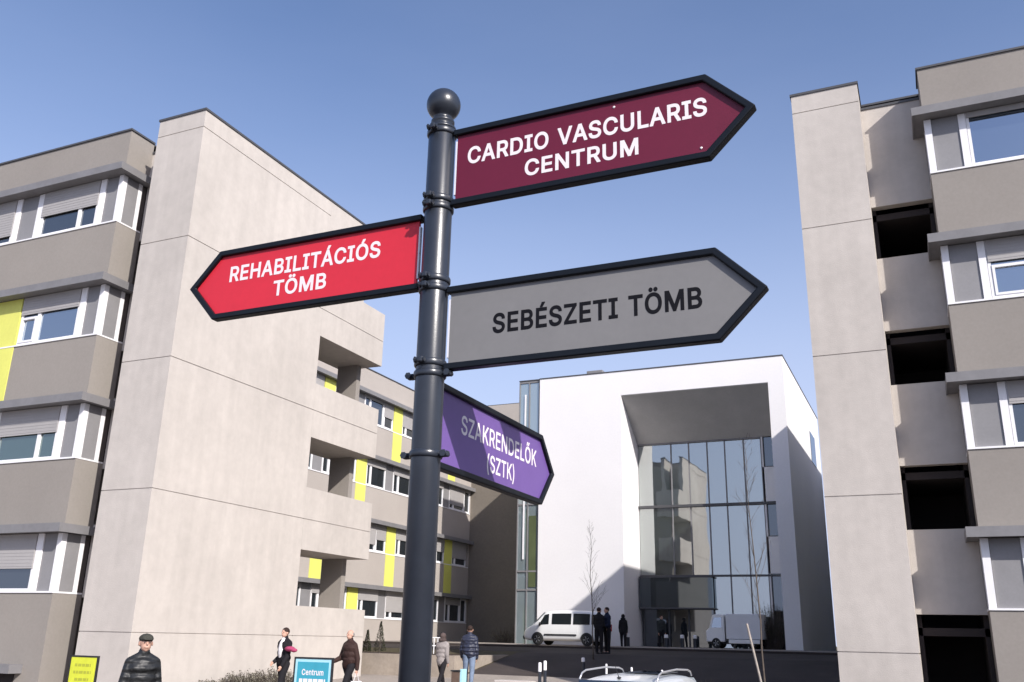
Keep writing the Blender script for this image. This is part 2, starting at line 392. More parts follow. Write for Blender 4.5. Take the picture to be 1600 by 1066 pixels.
# ------------------------------------------------------------------ right ward block
RB = empty('hospital_building', (1, 25, 0), label='beige concrete ward block with dark loggia openings beside its pale tower at the right', cat='building')
RZ = -.07
tower(RB, -2.27, -.51, 23.67, RZ, .2)
gap_wall(RB, -.51, 1.02, 24.55, RZ, .2)
rowsR = [
    [('p', .17, .80), ('m', .80, .97), ('w', .98, 3.4, dict(blind=.4)), ('m', 3.41, 3.6), ('p', 3.61, 4.4), ('w', 4.42, 7.0, dict(blind=.4)), ('p', 7.02, 7.8), ('w', 7.82, 10.5)],
    [('p', .17, .80), ('m', .80, .97), ('w', .98, 3.4, dict(blind=.36, glass='dim')), ('m', 3.41, 3.6), ('p', 3.61, 4.4), ('w', 4.42, 7.0, dict(blind=.4)), ('p', 7.02, 7.8), ('w', 7.82, 10.5)],
    [('p', .17, .80), ('m', .80, .97), ('w', .98, 3.4, dict(blind=.38, glass='sky', vent=(1.06, 2.0), mulls=(2.05,))), ('m', 3.41, 3.6), ('p', 3.61, 4.4), ('w', 4.42, 7.0, dict(blind=.4)), ('p', 7.02, 7.8), ('w', 7.82, 10.5)],
    [('p', .17, .80), ('m', .80, .97), ('w', .98, 3.4, dict(blind=.10, glass='sky')), ('m', 3.41, 3.6), ('p', 3.61, 4.4), ('w', 4.42, 7.0, dict(blind=.4)), ('p', 7.02, 7.8), ('w', 7.82, 10.5)],
]
front_block(RB, 1.02, 1, 23.62, RZ, 14, .2, rowsR, -1.5)
settle(RB)

# ------------------------------------------------------------------ long wings with yellow strips
def wing(root, T, length, base, depth, nmod_start, detail=True):
    w = MB(T)
    for a, c in [(base, SILL[0])]+[(SILL[k]+LH-.001, SILL[k+1]) for k in range(3)]+[(SILL[3]+LH-.001, 16.6)]:
        w.box(0, length, -.35, 0, a, c)
    w.box(0, length, -depth, -.8, base, 16.55); w.box(0, .3, -.8, -.35, base, 16.55); w.box(length-.3, length, -.8, -.35, base, 16.55)
    w.box(0, .1, -.35, -.001, base, 16.5); w.box(length-.1, length, -.35, -.001, base, 16.5)
    w.build('wall', M['render_sunlit'], root)
    c = MB(T); c.box(-.02, length+.02, -.4, .04, 16.601, 16.66); c.build('coping', M['coping'], root)
    st = MB(T)
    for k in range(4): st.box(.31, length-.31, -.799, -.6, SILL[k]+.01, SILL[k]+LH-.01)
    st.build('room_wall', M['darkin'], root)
    for k in range(4):
        zt = SILL[k]+LH-.003
        l = MB(T); l.box(-.02, length+.15, -.3, .36, zt-.05, zt); l.box(-.02, length+.15, .325, .36, zt-LT, zt-.05); l.box(-.02, length+.15, -.02, .325, zt-LT+.02, zt-LT+.04)
        l.build('sunshade_ledge', M['ledge'], root)
    rnd = random.Random(11)
    for k in range(4):
        z0 = SILL[k]; z1 = z0+WT
        s_ = MB(T); s_.box(.1, length-.1, -.09, .03, z0+.001, z0+.05); s_.build('sill', M['white_frame'], root)
        off = nmod_start+(3.6 if k % 2 else 0); s = off-7.2
        while s < length:
            def clipw(a, b_):
                return (max(a, .12), min(b_, length-.12))
            a, b_ = clipw(s, s+1.0)
            if b_-a > .3:
                y = MB(T); y.box(a, b_, .002, .03, (SILL[k-1]+LH+.002) if k else z0-1.6, z0); y.box(a, b_, -.06, .015, z0+.051, z1+.001); y.build('yellow_panel', M['yellow'], root)
            a, b_ = clipw(s+1.05, s+3.1)
            if b_-a > .5: window(root, T, a, b_, z0+.05, z1, mulls=((a+.45,) if b_-a > 1.6 else ()), blind=[.15, .7, .25, .65][k] if rnd.random() < .7 else .4, glass='dim', fw_=.09)
            a, b_ = clipw(s+3.13, s+3.95)
            if b_-a > .3: post(root, T, a, b_, z0+.051, z1, -.08, -.04, 'grey_panel', 'panel')
            a, b_ = clipw(s+3.98, s+6.05)
            if b_-a > .5: window(root, T, a, b_, z0+.05, z1, mulls=((a+.6,) if b_-a > 1.6 else ()), blind=rnd.choice([.1, .3, .8, .75]), glass='dim', fw_=.09)
            a, b_ = clipw(s+6.1, s+7.15)
            if b_-a > .5: window(root, T, a, b_, z0+.05, z1, blind=rnd.choice([.0, .1, .55]), glass='dim', fw_=.1)
            s += 7.2
W1 = empty('hospital_wing', (-29, 42, 0), label='long ward wing with lemon yellow strips behind the left stair tower', cat='building')
wing(W1, lambda s, d, z: (-29+d, 27+s, z), 30.25, .9, 10, 1.55)
settle(W1)
W2 = empty('hospital_wing', (-.8, 45, 0), label='long ward wing running back behind the right pale concrete tower', cat='building')
wing(W2, lambda s, d, z: (-.8-d, 34.4+s, z), 29.0, .9, 10, 2.0)
settle(W2)

# ------------------------------------------------------------------ brown building and dark link
BB = empty('brown_building', (-25, 60, 0), label='shaded brown windowless end wall between yellow striped wing and white building', cat='building')
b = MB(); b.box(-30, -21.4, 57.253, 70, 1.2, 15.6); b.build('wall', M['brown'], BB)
b = MB(); b.box(-30, -21.4, 57.252, 70, 15.602, 17.55); b.build('upper_wall', M['render_sunlit'], BB)
b = MB(); b.box(-29.0, -21.35, 57.34, 70.02, 17.552, 17.62); b.build('coping', M['coping'], BB)
b = MB(); b.box(-24.6, -23.7, 57.2, 57.268, 1.45, 3.1); d_ = b.build('door', M['coping'], BB)
b = MB(); b.box(-24.7, -24.602, 57.17, 57.267, 1.45, 3.2); b.box(-23.698, -23.6, 57.17, 57.267, 1.45, 3.2); b.build('door_frame', M['ledge'], d_)
settle(BB)
DL = empty('link_building', (-4, 66, 0), label='dark link block in deep shade right of the white building', cat='building')
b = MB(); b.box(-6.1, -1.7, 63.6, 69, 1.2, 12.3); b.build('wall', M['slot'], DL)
b = MB(); b.box(-6.1, -1.7, 63.56, 69.02, 12.302, 12.38); b.build('coping', M['coping'], DL)
settle(DL)

# ------------------------------------------------------------------ white entrance building
WB = empty('entrance_building', (-13, 50, 1.4), label='white cube building with a tall recessed glass entrance front', cat='building')
X0, X1, Y0, TOP = -20.02, -6.15, 48.0, 16.33
RX0, RX1, RZT = -15.07, -6.97, 14.95
GY = 51.0; GZT = 12.72; zb = 1.3
b = MB()
b.box(X0, RX0, Y0, Y0+6, zb, TOP)                       # left mass
b.box(RX1, X1, Y0, Y0+15.5, zb, TOP)                    # right mass
b.prism([(Y0, RZT), (Y0, TOP), (Y0+6, TOP), (Y0+6, GZT), (GY, GZT)], RX0+.001, RX1-.001, 'x')
# back wall strip with three stacked windows right of the curtain wall
XS = -8.0
for za, zc in ((GZT-.001-.0, GZT), (9.12, 11.0), (5.33, 7.25)):
    if zc-za > .1: b.box(XS, RX1-.001, GY+.001, GY+.3, za, zc)
b.box(XS, XS+.08, GY+.001, GY+.3, zb, GZT-.01)
b.box(RX0+.01, RX1-.01, Y0+6.01, Y0+15.5, zb, TOP-.01)
b.box(X0, RX0, Y0+6.01, Y0+15.5, zb, TOP-.01)
b.build('wall', M['white'], WB)
b = MB(); b.prism([(Y0+.02, RZT-.003), (GY, GZT-.004), (GY, GZT-.03), (Y0+.05, RZT-.04)], RX0+.003, RX1-.003, 'x'); b.build('soffit', M['soffit'], WB)
b = MB(); b.box(X0-.02, X1+.03, Y0-.03, Y0+15.5, TOP+.001, TOP+.06); b.build('coping', M['coping'], WB)
b = MB(); b.box(-18.0, -17.0, 50.5, 52, TOP+.06, TOP+1.0); b.build('roof_vent', M['ledge'], WB, bevel=.03)
b = MB(); b.box(-6.152, -6.12, 58.2, 60.6, 12.5, 14.4); b.build('window', G['dim'], WB)
for za, zc in ((11.0, GZT-.02), (7.25, 9.12), (3.4, 5.33)):
    b = MB(); b.box(XS+.08, RX1-.001, GY+.12, GY+.14, za, zc); w = b.build('window', G['dim'], WB)
    b = MB(); b.box(XS+.08, RX1-.002, GY+.02, GY+.16, za, za+.05); b.box(XS+.081, XS+.13, GY+.02, GY+.16, za+.05, zc); b.build('frame', M['coping'], w)
b = MB(); b.box(XS+.08, RX1-.001, GY+.1, GY+.12, zb, 3.4); b.build('panel', M['darkin'], WB)
# curtain wall
cw = MB(); cw.box(RX0+.03, XS-.02, GY+.10, GY+.13, 5.23, GZT-.05); cw.box(-10.95, XS-.02, GY+.10, GY+.13, 1.5, 5.18); cwo = cw.build('curtain_wall', G['curtain'], WB)
ml = MB()
for x in (-13.1, -12.07, -11.02, -10.03, -8.98, XS-.03):
    ml.box(x-.028, x+.028, GY+.03, GY+.099, 5.30 if x < -11.1 else 1.5, GZT-.06)
ml.build('mullions', M['ledge'], cwo)
ml = MB(); ml.box(RX0+.01, RX1-.01, GY-.06, GY+.028, 8.98, 9.12); ml.build('beam', M['coping'], WB)
ml = MB(); ml.box(RX0+.01, RX1-.01, GY-.02, GY+.028, 5.19, 5.29); ml.build('beam', M['coping'], WB)
ml = MB(); ml.box(RX0+.02, XS, GY-.03, GY+.1, GZT-.10, GZT-.03); ml.build('beam', M['ledge'], WB)
# interior floors
fl = MB()
for z in (5.0, 8.9, 12.5): fl.box(RX0+.1, RX1-.9, GY+.5, Y0+5.98, z, z+.28)
fl.build('floor_slabs', M['soffit'], WB)
iw = MB(); iw.box(RX0+.1, RX1-.5, Y0+5.8, Y0+5.95, 1.4, GZT); iw.build('inner_wall', mat('inner_wall_grey', (.30, .34, .36), .8, (.8, .2)), WB)
cl = MB()
for x in (-13.6, -11.9, -9.6): cl.lathe([(.16, 1.4), (.16, GZT-.1)], 12, (x, GY+1.6))
cl.build('columns', M['white'], WB, smooth=False)
gp = MB(); gp.box(-10.6, -9.75, GY+.35, GY+.42, 1.6, 5.0); gp.build('green_panel', mat('painted_green_light', (.22, .60, .42), .5, (1, .12)), WB)  # flat green colour stands in for the green-lit lobby interior
# entrance canopy box and doors
en = MB(); en.box(-14.95, -10.98, GY-.45, GY+.09, 3.55, 5.12); eo = en.build('entrance_canopy', glass_mat('canopy_dark_glass', (.035, .04, .045), (.7, .8, .85), .1), WB)
er = MB(); er.box(-15.0, -10.93, GY-.48, GY+.08, 5.121, 5.185); er.box(-15.0, -10.93, GY-.48, GY+.08, 3.47, 3.549); er.build('canopy_rim', M['coping'], eo)
dr = MB(); dr.box(-14.95, -10.97, GY+.12, GY+.16, 1.5, 3.5); do = dr.build('entrance_doors', G['dim'], WB)
df = MB()
for x in (-14.9, -13.5, -12.4, -11.0): df.box(x-.04, x+.04, GY+.06, GY+.119, 1.5, 3.46)
df.build('door_frame', M['coping'], do)
settle(WB)
# glazed stair corner left of the white building
GT = empty('glazed_stair_tower', (-20.7, 48.8, 1.4), label='narrow glazed stair tower at the left edge of the white building', cat='stair tower')
b = MB(); b.box(-21.33, X0-.02, 48.15, 51, 1.3, 16.33); 
b.build('glass_skin', glass_mat('stair_glass', (.24, .29, .30), (.75, .84, .9), .36), GT)
b = MB()
for z in (1.35, 4.3, 5.3, 9.0, 12.7, 16.2): b.box(-21.37, X0-.021, 48.09, 48.149, z, z+.09)
for x in (-21.37, -20.75, -20.12): b.box(x, x+.06, 48.085, 48.148, 1.441, 16.29)
b.build('frame', M['ledge'], GT)
b = MB(); b.box(-20.62, -20.2, 48.10, 48.146, 4.5, 8.4); b.build('green_panel', mat('yellow_green_panel', (.075, .095, .04), .6, (1, .2)), GT)
b = MB(); b.box(-21.0, -20.9, 48.07, 48.084, 6, 15.5); b.build('light_strip', M['white_frame'], GT)
b = MB(); b.box(-21.39, X0-.022, 48.08, 51.02, 16.331, 16.39); b.build('coping', M['coping'], GT)
settle(GT)

# ------------------------------------------------------------------ fingerpost
PX, PY = -1.3662, 2.3867
FP = empty('fingerpost', (PX, PY, 0), label='dark grey signpost with ball top carrying four arrow signs in the foreground', cat='signpost')
Tp = lambda x, y, z: (x, y, z)
b = MB(); b.lathe([(.0455, 0), (.0455, 3.385), (.043, 3.39)], 48); b.build('pole', M['pole'], FP, True).data.polygons[0].use_smooth = False
b = MB(); b.lathe([(.11, 0), (.11, .02), (.07, .03), (.06, .10)], 32); b.build('base_plate', M['pole'], FP)
b = MB(); prof = [(.046, 3.385), (.046, 3.395), (.038, 3.40), (.034, 3.408), (.040, 3.414), (.040, 3.422), (.033, 3.428), (.031, 3.434)]
cz, rr = 3.487, .0585
for i in range(14):
    a = -math.pi/2+.62+(math.pi-.62)*i/13; prof.append((max(.0008, rr*math.cos(a)), cz+rr*math.sin(a)))
b.lathe(prof, 48); b.build('ball_finial', M['pole'], FP, True)
def clamp(z, ears, h=.022):
    b = MB(); b.lathe([(.0462, z-h/2), (.049, z-h/2+.001), (.0512, z-h/2+.005), (.0512, z+h/2-.005), (.049, z+h/2-.001), (.0462, z+h/2)], 48)
    o = b.build('clamp', M['pole'], FP, True)
    for s in (-1, 1):
        e = MB()
        if ears == 'x': e.box(min(s*.045, s*.078), max(s*.045, s*.078), -.009, .009, z-h*.42, z+h*.42)
        else: e.box(-.009, .009, min(s*.045, s*.072), max(s*.045, s*.072), z-h*.42, z+h*.42)
        e.build('ear', M['pole'], o, bevel=.004)
        e = MB()
        if ears == 'x': e.tube([(s*.068, -.017, z), (s*.068, .014, z)], .0075, 10); e.tube([(s*.068, -.021, z), (s*.068, -.017, z)], .011, 6)
        else: e.tube([(-.017, s*.062, z), (.014, s*.062, z)], .0075, 10); e.tube([(-.021, s*.062, z), (-.017, s*.062, z)], .011, 6)
        e.build('bolt', M['pole'], o)
for z, e in ((3.372, 'y'), (3.120, 'y'), (3.090, 'y'), (2.838, 'y'), (2.806, 'y'), (2.558, 'y'), (2.524, 'x'), (2.273, 'x')): clamp(z, e)

GLYPH = {  # grotesque letter outlines (B bold, L light), thousandths: advance, closed contours
  'B': {
    'C': (537,[[[253,-28],[226,-25],[201,-19],[176,-11],[161,-5],[139,7],[117,22],[98,40],[80,60],[65,81],[51,106],[39,132],[31,160],[22,206],[19,237],[19,271],[22,302],[27,332],[40,376],[51,402],[64,426],[80,449],[98,469],[117,486],[138,501],[174,520],[199,528],[226,534],[253,537],[276,537],[299,535],[323,531],[368,516],[383,509],[402,497],[432,473],[449,454],[466,429],[480,400],[490,370],[494,369],[494,327],[387,327],[387,346],[384,357],[377,374],[367,390],[354,403],[338,416],[328,422],[313,428],[288,434],[259,435],[236,432],[222,428],[208,422],[189,410],[177,401],[166,390],[157,377],[148,363],[141,347],[134,329],[129,310],[126,289],[124,266],[124,242],[126,220],[129,199],[134,180],[140,162],[148,146],[157,131],[171,114],[183,103],[196,94],[214,84],[229,79],[251,75],[267,74],[293,76],[317,83],[335,91],[354,106],[368,120],[379,140],[387,162],[387,180],[388,181],[493,181],[494,140],[490,139],[477,101],[467,81],[454,61],[432,36],[403,12],[389,4],[369,-7],[332,-20],[292,-27]]]),
    'A': (507,[[[-5,-21],[-5,21],[2,22],[107,312],[180,512],[180,529],[297,530],[297,512],[333,414],[477,22],[484,21],[484,-21],[374,-21],[374,-3],[329,121],[150,121],[149,121],[106,-3],[106,-21]],[[184,221],[294,221],[267,296],[239,381],[211,296]]]),
    'R': (476,[[[39,-21],[39,529],[236,530],[261,529],[283,526],[313,519],[333,512],[352,502],[374,487],[388,473],[400,458],[412,436],[420,417],[427,391],[429,371],[430,342],[427,314],[423,296],[416,277],[404,253],[393,238],[381,224],[367,213],[344,198],[440,22],[449,21],[449,-21],[332,-21],[332,-4],[234,177],[147,177],[146,-21]],[[146,277],[233,276],[254,277],[281,283],[292,288],[302,294],[310,302],[316,311],[321,325],[324,343],[324,362],[321,377],[316,395],[309,404],[299,414],[288,421],[276,426],[259,429],[233,431],[146,431]]]),
    'D': (529,[[[39,-21],[39,529],[226,530],[271,527],[299,522],[326,514],[352,503],[375,489],[396,474],[414,456],[431,436],[439,423],[452,401],[463,374],[472,347],[478,318],[482,288],[483,256],[482,223],[478,192],[472,163],[463,136],[452,109],[438,86],[414,54],[384,28],[349,6],[324,-4],[309,-9],[279,-16],[236,-21]],[[147,78],[237,79],[258,82],[284,88],[308,100],[333,118],[348,136],[360,158],[371,192],[377,233],[377,277],[371,318],[359,353],[352,367],[344,379],[333,391],[322,401],[309,410],[294,418],[270,426],[242,430],[146,431]]]),
    'I': (327,[[[10,-21],[10,78],[97,78],[97,431],[10,431],[10,529],[289,530],[290,432],[204,431],[204,78],[289,78],[290,-21]]]),
    'O': (560,[[[253,-28],[226,-25],[201,-19],[176,-11],[161,-5],[139,7],[117,22],[98,40],[80,60],[65,81],[51,106],[39,132],[31,160],[22,206],[19,237],[19,271],[22,302],[27,332],[40,376],[51,402],[65,426],[81,449],[98,469],[117,486],[138,501],[175,520],[199,528],[226,534],[253,537],[281,537],[308,534],[334,528],[359,520],[383,509],[396,501],[417,486],[436,469],[453,449],[469,426],[483,402],[494,376],[503,349],[511,302],[514,271],[514,237],[511,206],[506,176],[494,131],[483,106],[469,81],[454,60],[436,40],[417,22],[395,7],[372,-5],[348,-15],[308,-25],[281,-28]],[[251,75],[282,75],[297,77],[312,81],[338,94],[351,103],[361,112],[372,124],[381,137],[393,162],[399,179],[404,197],[408,230],[408,277],[404,311],[396,340],[381,372],[372,384],[361,396],[350,406],[337,416],[319,425],[306,430],[276,435],[251,434],[221,427],[195,415],[172,396],[153,371],[140,346],[129,310],[125,277],[124,241],[129,199],[138,169],[144,154],[152,139],[161,125],[172,113],[194,94],[222,81]]]),
    'V': (507,[[[184,-21],[183,-19],[183,-3],[2,487],[-5,488],[-5,529],[105,529],[105,512],[214,207],[240,126],[374,512],[374,530],[483,530],[484,528],[484,489],[483,488],[478,488],[477,487],[299,-3],[299,-21]]]),
    'S': (474,[[[210,-30],[169,-25],[147,-20],[129,-14],[110,-6],[94,3],[78,14],[65,26],[52,40],[42,55],[33,72],[27,88],[19,115],[17,117],[17,158],[125,158],[125,138],[128,122],[135,107],[145,95],[161,84],[179,77],[199,72],[224,70],[247,72],[270,77],[287,84],[304,95],[317,112],[323,124],[325,142],[322,157],[317,164],[310,172],[299,180],[287,186],[256,197],[177,219],[141,232],[107,248],[81,266],[71,274],[57,290],[50,300],[41,318],[37,329],[33,349],[31,382],[33,400],[38,418],[49,445],[58,460],[69,474],[82,487],[96,498],[112,509],[130,517],[147,524],[166,530],[206,536],[249,536],[287,530],[317,520],[334,513],[350,503],[364,493],[377,481],[389,468],[399,454],[407,439],[414,423],[420,399],[422,398],[422,358],[317,357],[316,358],[316,377],[313,392],[306,404],[299,413],[285,423],[267,431],[247,436],[225,438],[204,436],[184,432],[167,425],[154,415],[143,400],[138,388],[136,372],[139,358],[143,352],[154,342],[174,329],[216,314],[284,295],[320,283],[346,270],[372,254],[385,243],[398,229],[410,214],[417,202],[423,183],[427,168],[429,147],[429,129],[427,112],[423,94],[413,68],[392,37],[381,24],[366,12],[350,1],[332,-8],[314,-16],[294,-22],[271,-26],[249,-29]]]),
    'U': (544,[[[244,-29],[209,-25],[177,-17],[146,-4],[126,8],[107,22],[85,44],[67,69],[52,99],[43,129],[39,163],[39,530],[143,530],[145,529],[145,179],[146,165],[149,149],[155,133],[165,115],[175,103],[188,92],[202,84],[218,78],[237,74],[259,73],[281,74],[299,78],[316,84],[331,92],[343,103],[356,118],[363,133],[368,149],[371,165],[372,179],[372,529],[373,530],[477,530],[478,529],[478,161],[473,128],[468,108],[461,89],[445,60],[424,35],[401,14],[373,-3],[342,-17],[309,-25],[273,-29]]]),
    'L': (420,[[[39,-21],[39,529],[146,530],[146,79],[147,78],[382,78],[382,-21]]]),
    'E': (446,[[[39,-21],[39,529],[393,529],[393,433],[392,431],[146,431],[147,307],[376,307],[376,209],[376,208],[147,208],[146,79],[147,78],[396,78],[396,-21]]]),
    'N': (550,[[[39,-21],[39,530],[157,530],[157,514],[377,169],[378,171],[378,529],[484,529],[484,-21],[366,-21],[366,-6],[184,279],[146,343],[146,-21]]]),
    'T': (476,[[[173,-21],[172,431],[11,431],[11,529],[438,530],[438,431],[278,431],[278,-21]]]),
    'M': (655,[[[39,-21],[39,530],[173,529],[173,513],[314,167],[455,512],[455,529],[589,529],[589,-21],[483,-21],[483,286],[482,289],[363,-3],[363,-21],[266,-21],[265,-3],[146,291],[145,-21]]]),
    'H': (544,[[[39,-21],[39,529],[146,529],[147,310],[371,310],[371,529],[478,529],[478,-21],[371,-21],[371,211],[147,211],[146,-21]]]),
    'B': (483,[[[39,-21],[39,529],[263,529],[284,527],[312,520],[331,514],[346,506],[361,496],[373,485],[384,473],[395,459],[403,446],[409,431],[417,399],[419,382],[418,359],[416,339],[411,322],[405,309],[392,291],[381,278],[367,268],[367,267],[391,251],[409,231],[424,206],[430,193],[434,178],[439,144],[437,111],[429,79],[418,57],[408,42],[399,31],[377,12],[361,3],[344,-5],[326,-11],[306,-16],[283,-19],[259,-21]],[[147,78],[256,78],[283,81],[303,88],[313,93],[320,99],[327,109],[331,118],[334,132],[334,144],[332,156],[328,167],[318,181],[307,192],[292,202],[276,207],[253,210],[147,210]],[[146,307],[247,306],[267,310],[286,318],[294,325],[302,332],[309,343],[313,353],[315,368],[314,382],[312,392],[307,403],[299,413],[291,420],[277,426],[264,429],[239,431],[147,431]]]),
    'Z': (465,[[[22,-21],[21,47],[24,57],[256,397],[280,431],[19,431],[19,529],[418,529],[418,442],[408,441],[186,117],[158,78],[419,78],[420,-21]]]),
    'K': (494,[[[39,-21],[39,529],[146,529],[146,302],[343,517],[343,530],[468,530],[468,488],[457,488],[270,287],[459,22],[470,21],[470,-21],[351,-21],[351,-6],[196,211],[146,158],[146,-21]]]),
    'Ő': (560,[[[253,-28],[226,-25],[199,-19],[174,-11],[149,1],[128,14],[107,31],[88,50],[65,81],[51,106],[39,132],[31,160],[24,190],[20,222],[19,270],[22,302],[27,334],[40,376],[58,415],[81,449],[107,477],[138,501],[173,519],[212,531],[248,536],[249,537],[249,579],[258,579],[275,609],[307,664],[308,680],[417,680],[417,639],[406,637],[352,565],[342,551],[342,537],[288,536],[322,531],[347,524],[372,514],[396,501],[417,486],[437,468],[454,447],[475,416],[489,390],[499,362],[506,334],[511,304],[514,271],[514,237],[511,205],[506,174],[494,132],[483,106],[476,92],[461,70],[446,50],[417,22],[383,0],[359,-11],[336,-19],[296,-26]],[[251,75],[282,75],[297,77],[312,81],[338,94],[351,103],[361,112],[372,124],[381,137],[393,162],[399,179],[404,197],[408,230],[408,277],[404,311],[396,340],[381,372],[372,384],[361,396],[350,406],[337,416],[319,425],[306,430],[276,435],[251,434],[221,427],[195,415],[172,396],[153,371],[140,346],[129,310],[125,277],[124,241],[129,199],[138,169],[144,154],[152,139],[161,125],[172,113],[194,94],[222,81]],[[139,537],[139,579],[146,580],[172,646],[179,662],[179,680],[288,680],[289,639],[280,637],[231,552],[231,537]]]),
    'Á': (507,[[[-5,-21],[-5,21],[2,22],[107,312],[180,512],[180,529],[297,530],[297,512],[333,414],[477,22],[484,21],[484,-21],[374,-21],[374,-3],[329,121],[150,121],[149,121],[106,-3],[106,-21]],[[184,221],[294,221],[267,296],[239,381],[211,296]],[[193,537],[192,578],[199,579],[200,580],[223,628],[239,663],[239,680],[350,679],[349,638],[340,638],[340,637],[284,552],[284,538],[283,537]]]),
    'Ó': (560,[[[253,-28],[226,-25],[199,-19],[174,-11],[149,1],[128,14],[107,31],[88,50],[65,81],[51,106],[39,132],[31,160],[24,190],[20,221],[19,254],[20,287],[24,319],[35,362],[51,402],[72,437],[98,469],[128,494],[139,502],[162,514],[199,528],[226,534],[246,536],[219,537],[219,579],[227,580],[267,664],[268,680],[377,680],[377,638],[367,637],[320,566],[311,552],[311,537],[288,536],[322,531],[347,524],[372,514],[394,502],[417,486],[436,469],[453,449],[469,426],[483,402],[494,376],[503,349],[509,319],[513,287],[514,254],[513,221],[509,190],[499,146],[482,105],[469,81],[454,60],[426,30],[406,14],[384,1],[347,-15],[322,-22],[296,-26]],[[251,75],[282,75],[297,77],[312,81],[338,94],[351,103],[361,112],[372,124],[381,137],[393,162],[399,179],[404,197],[408,230],[408,277],[404,311],[396,340],[381,372],[372,384],[361,396],[350,406],[337,416],[319,425],[306,430],[276,435],[251,434],[221,427],[195,415],[172,396],[153,371],[140,346],[129,310],[125,277],[124,241],[129,199],[138,169],[144,154],[152,139],[161,125],[172,113],[194,94],[222,81]]]),
    'Ö': (560,[[[253,-28],[226,-25],[201,-19],[176,-11],[161,-5],[139,7],[117,22],[98,40],[80,60],[65,81],[51,106],[39,132],[31,160],[22,206],[19,237],[19,271],[22,302],[27,332],[40,376],[51,402],[65,426],[81,449],[98,469],[117,486],[138,501],[175,520],[199,528],[226,534],[253,537],[281,537],[308,534],[334,528],[359,520],[383,509],[396,501],[417,486],[436,469],[453,449],[469,426],[483,402],[494,376],[503,349],[511,302],[514,271],[514,237],[511,206],[506,176],[494,131],[483,106],[469,81],[454,60],[436,40],[417,22],[395,7],[372,-5],[348,-15],[308,-25],[281,-28]],[[251,75],[282,75],[297,77],[312,81],[338,94],[351,103],[361,112],[372,124],[381,137],[393,162],[399,179],[404,197],[408,230],[408,277],[404,311],[396,340],[381,372],[372,384],[361,396],[350,406],[337,416],[319,425],[306,430],[276,435],[251,434],[221,427],[195,415],[172,396],[153,371],[140,346],[129,310],[125,277],[124,241],[129,199],[138,169],[144,154],[152,139],[161,125],[172,113],[194,94],[222,81]],[[192,551],[181,553],[168,557],[158,564],[149,572],[141,584],[137,593],[134,606],[134,617],[136,630],[141,640],[147,650],[156,659],[166,666],[176,671],[186,673],[199,674],[211,672],[223,667],[233,661],[242,652],[250,641],[254,631],[256,621],[257,607],[255,597],[251,585],[245,576],[236,566],[227,560],[214,554],[204,552]],[[336,551],[324,553],[311,557],[302,563],[292,572],[284,584],[280,594],[277,606],[277,617],[280,631],[284,641],[291,651],[299,660],[309,667],[319,671],[331,673],[343,674],[354,672],[366,668],[375,662],[384,655],[392,644],[397,632],[399,621],[400,607],[398,597],[394,585],[387,574],[379,566],[371,560],[358,554],[348,552]]]),
    'É': (446,[[[39,-21],[39,529],[393,529],[393,433],[392,431],[146,431],[147,307],[376,307],[376,209],[376,208],[147,208],[146,79],[147,78],[396,78],[396,-21]],[[171,537],[170,578],[178,580],[211,648],[218,663],[218,680],[328,679],[328,638],[318,638],[272,567],[262,552],[262,538]]]),
    'e': (427,[[[188,-25],[167,-22],[146,-17],[116,-4],[98,7],[82,20],[68,34],[56,50],[45,68],[35,86],[24,119],[20,140],[17,163],[16,186],[17,211],[20,234],[24,256],[31,278],[38,297],[55,325],[67,341],[81,356],[97,369],[113,379],[143,393],[162,398],[183,401],[205,402],[225,401],[246,398],[265,393],[280,388],[297,379],[315,368],[331,355],[342,343],[355,325],[364,310],[374,289],[383,254],[388,215],[389,151],[117,151],[116,150],[119,136],[126,114],[141,93],[152,82],[163,75],[174,70],[188,66],[206,64],[220,64],[232,66],[245,69],[257,74],[267,81],[278,93],[287,106],[288,109],[288,123],[323,123],[325,119],[367,109],[382,109],[383,74],[378,73],[362,44],[343,22],[326,8],[302,-7],[282,-15],[252,-23],[221,-26]],[[117,240],[120,239],[286,239],[288,240],[283,258],[277,271],[269,284],[256,296],[245,304],[232,309],[217,311],[205,312],[188,311],[173,307],[161,301],[149,293],[138,282],[130,270],[123,258]]]),
    'n': (433,[[[36,-18],[35,-17],[35,397],[130,397],[130,369],[131,368],[150,382],[174,393],[191,398],[217,402],[245,401],[275,396],[297,388],[316,377],[339,356],[353,336],[364,313],[372,279],[375,241],[375,-18],[280,-18],[278,-17],[278,234],[276,257],[273,269],[269,279],[263,288],[252,299],[244,304],[235,308],[224,310],[210,311],[196,310],[184,307],[172,303],[160,295],[151,287],[142,275],[135,254],[132,227],[132,-17],[130,-18]]]),
    't': (250,[[[148,-21],[119,-15],[94,-3],[74,14],[59,37],[52,55],[47,83],[47,308],[45,309],[-11,309],[-12,310],[-12,397],[47,398],[48,489],[143,489],[144,488],[144,398],[222,397],[222,309],[144,308],[144,94],[147,77],[150,73],[155,70],[174,68],[184,69],[184,72],[185,72],[220,72],[220,55],[227,22],[228,20],[231,19],[231,-15],[230,-16],[215,-16],[188,-21]]]),
    'r': (282,[[[36,-18],[35,-17],[35,397],[130,397],[130,376],[131,374],[142,382],[155,390],[169,395],[182,400],[206,403],[260,402],[261,304],[226,304],[224,307],[207,308],[194,307],[177,303],[164,297],[150,286],[141,274],[135,261],[133,249],[132,237],[132,-17],[130,-18]]]),
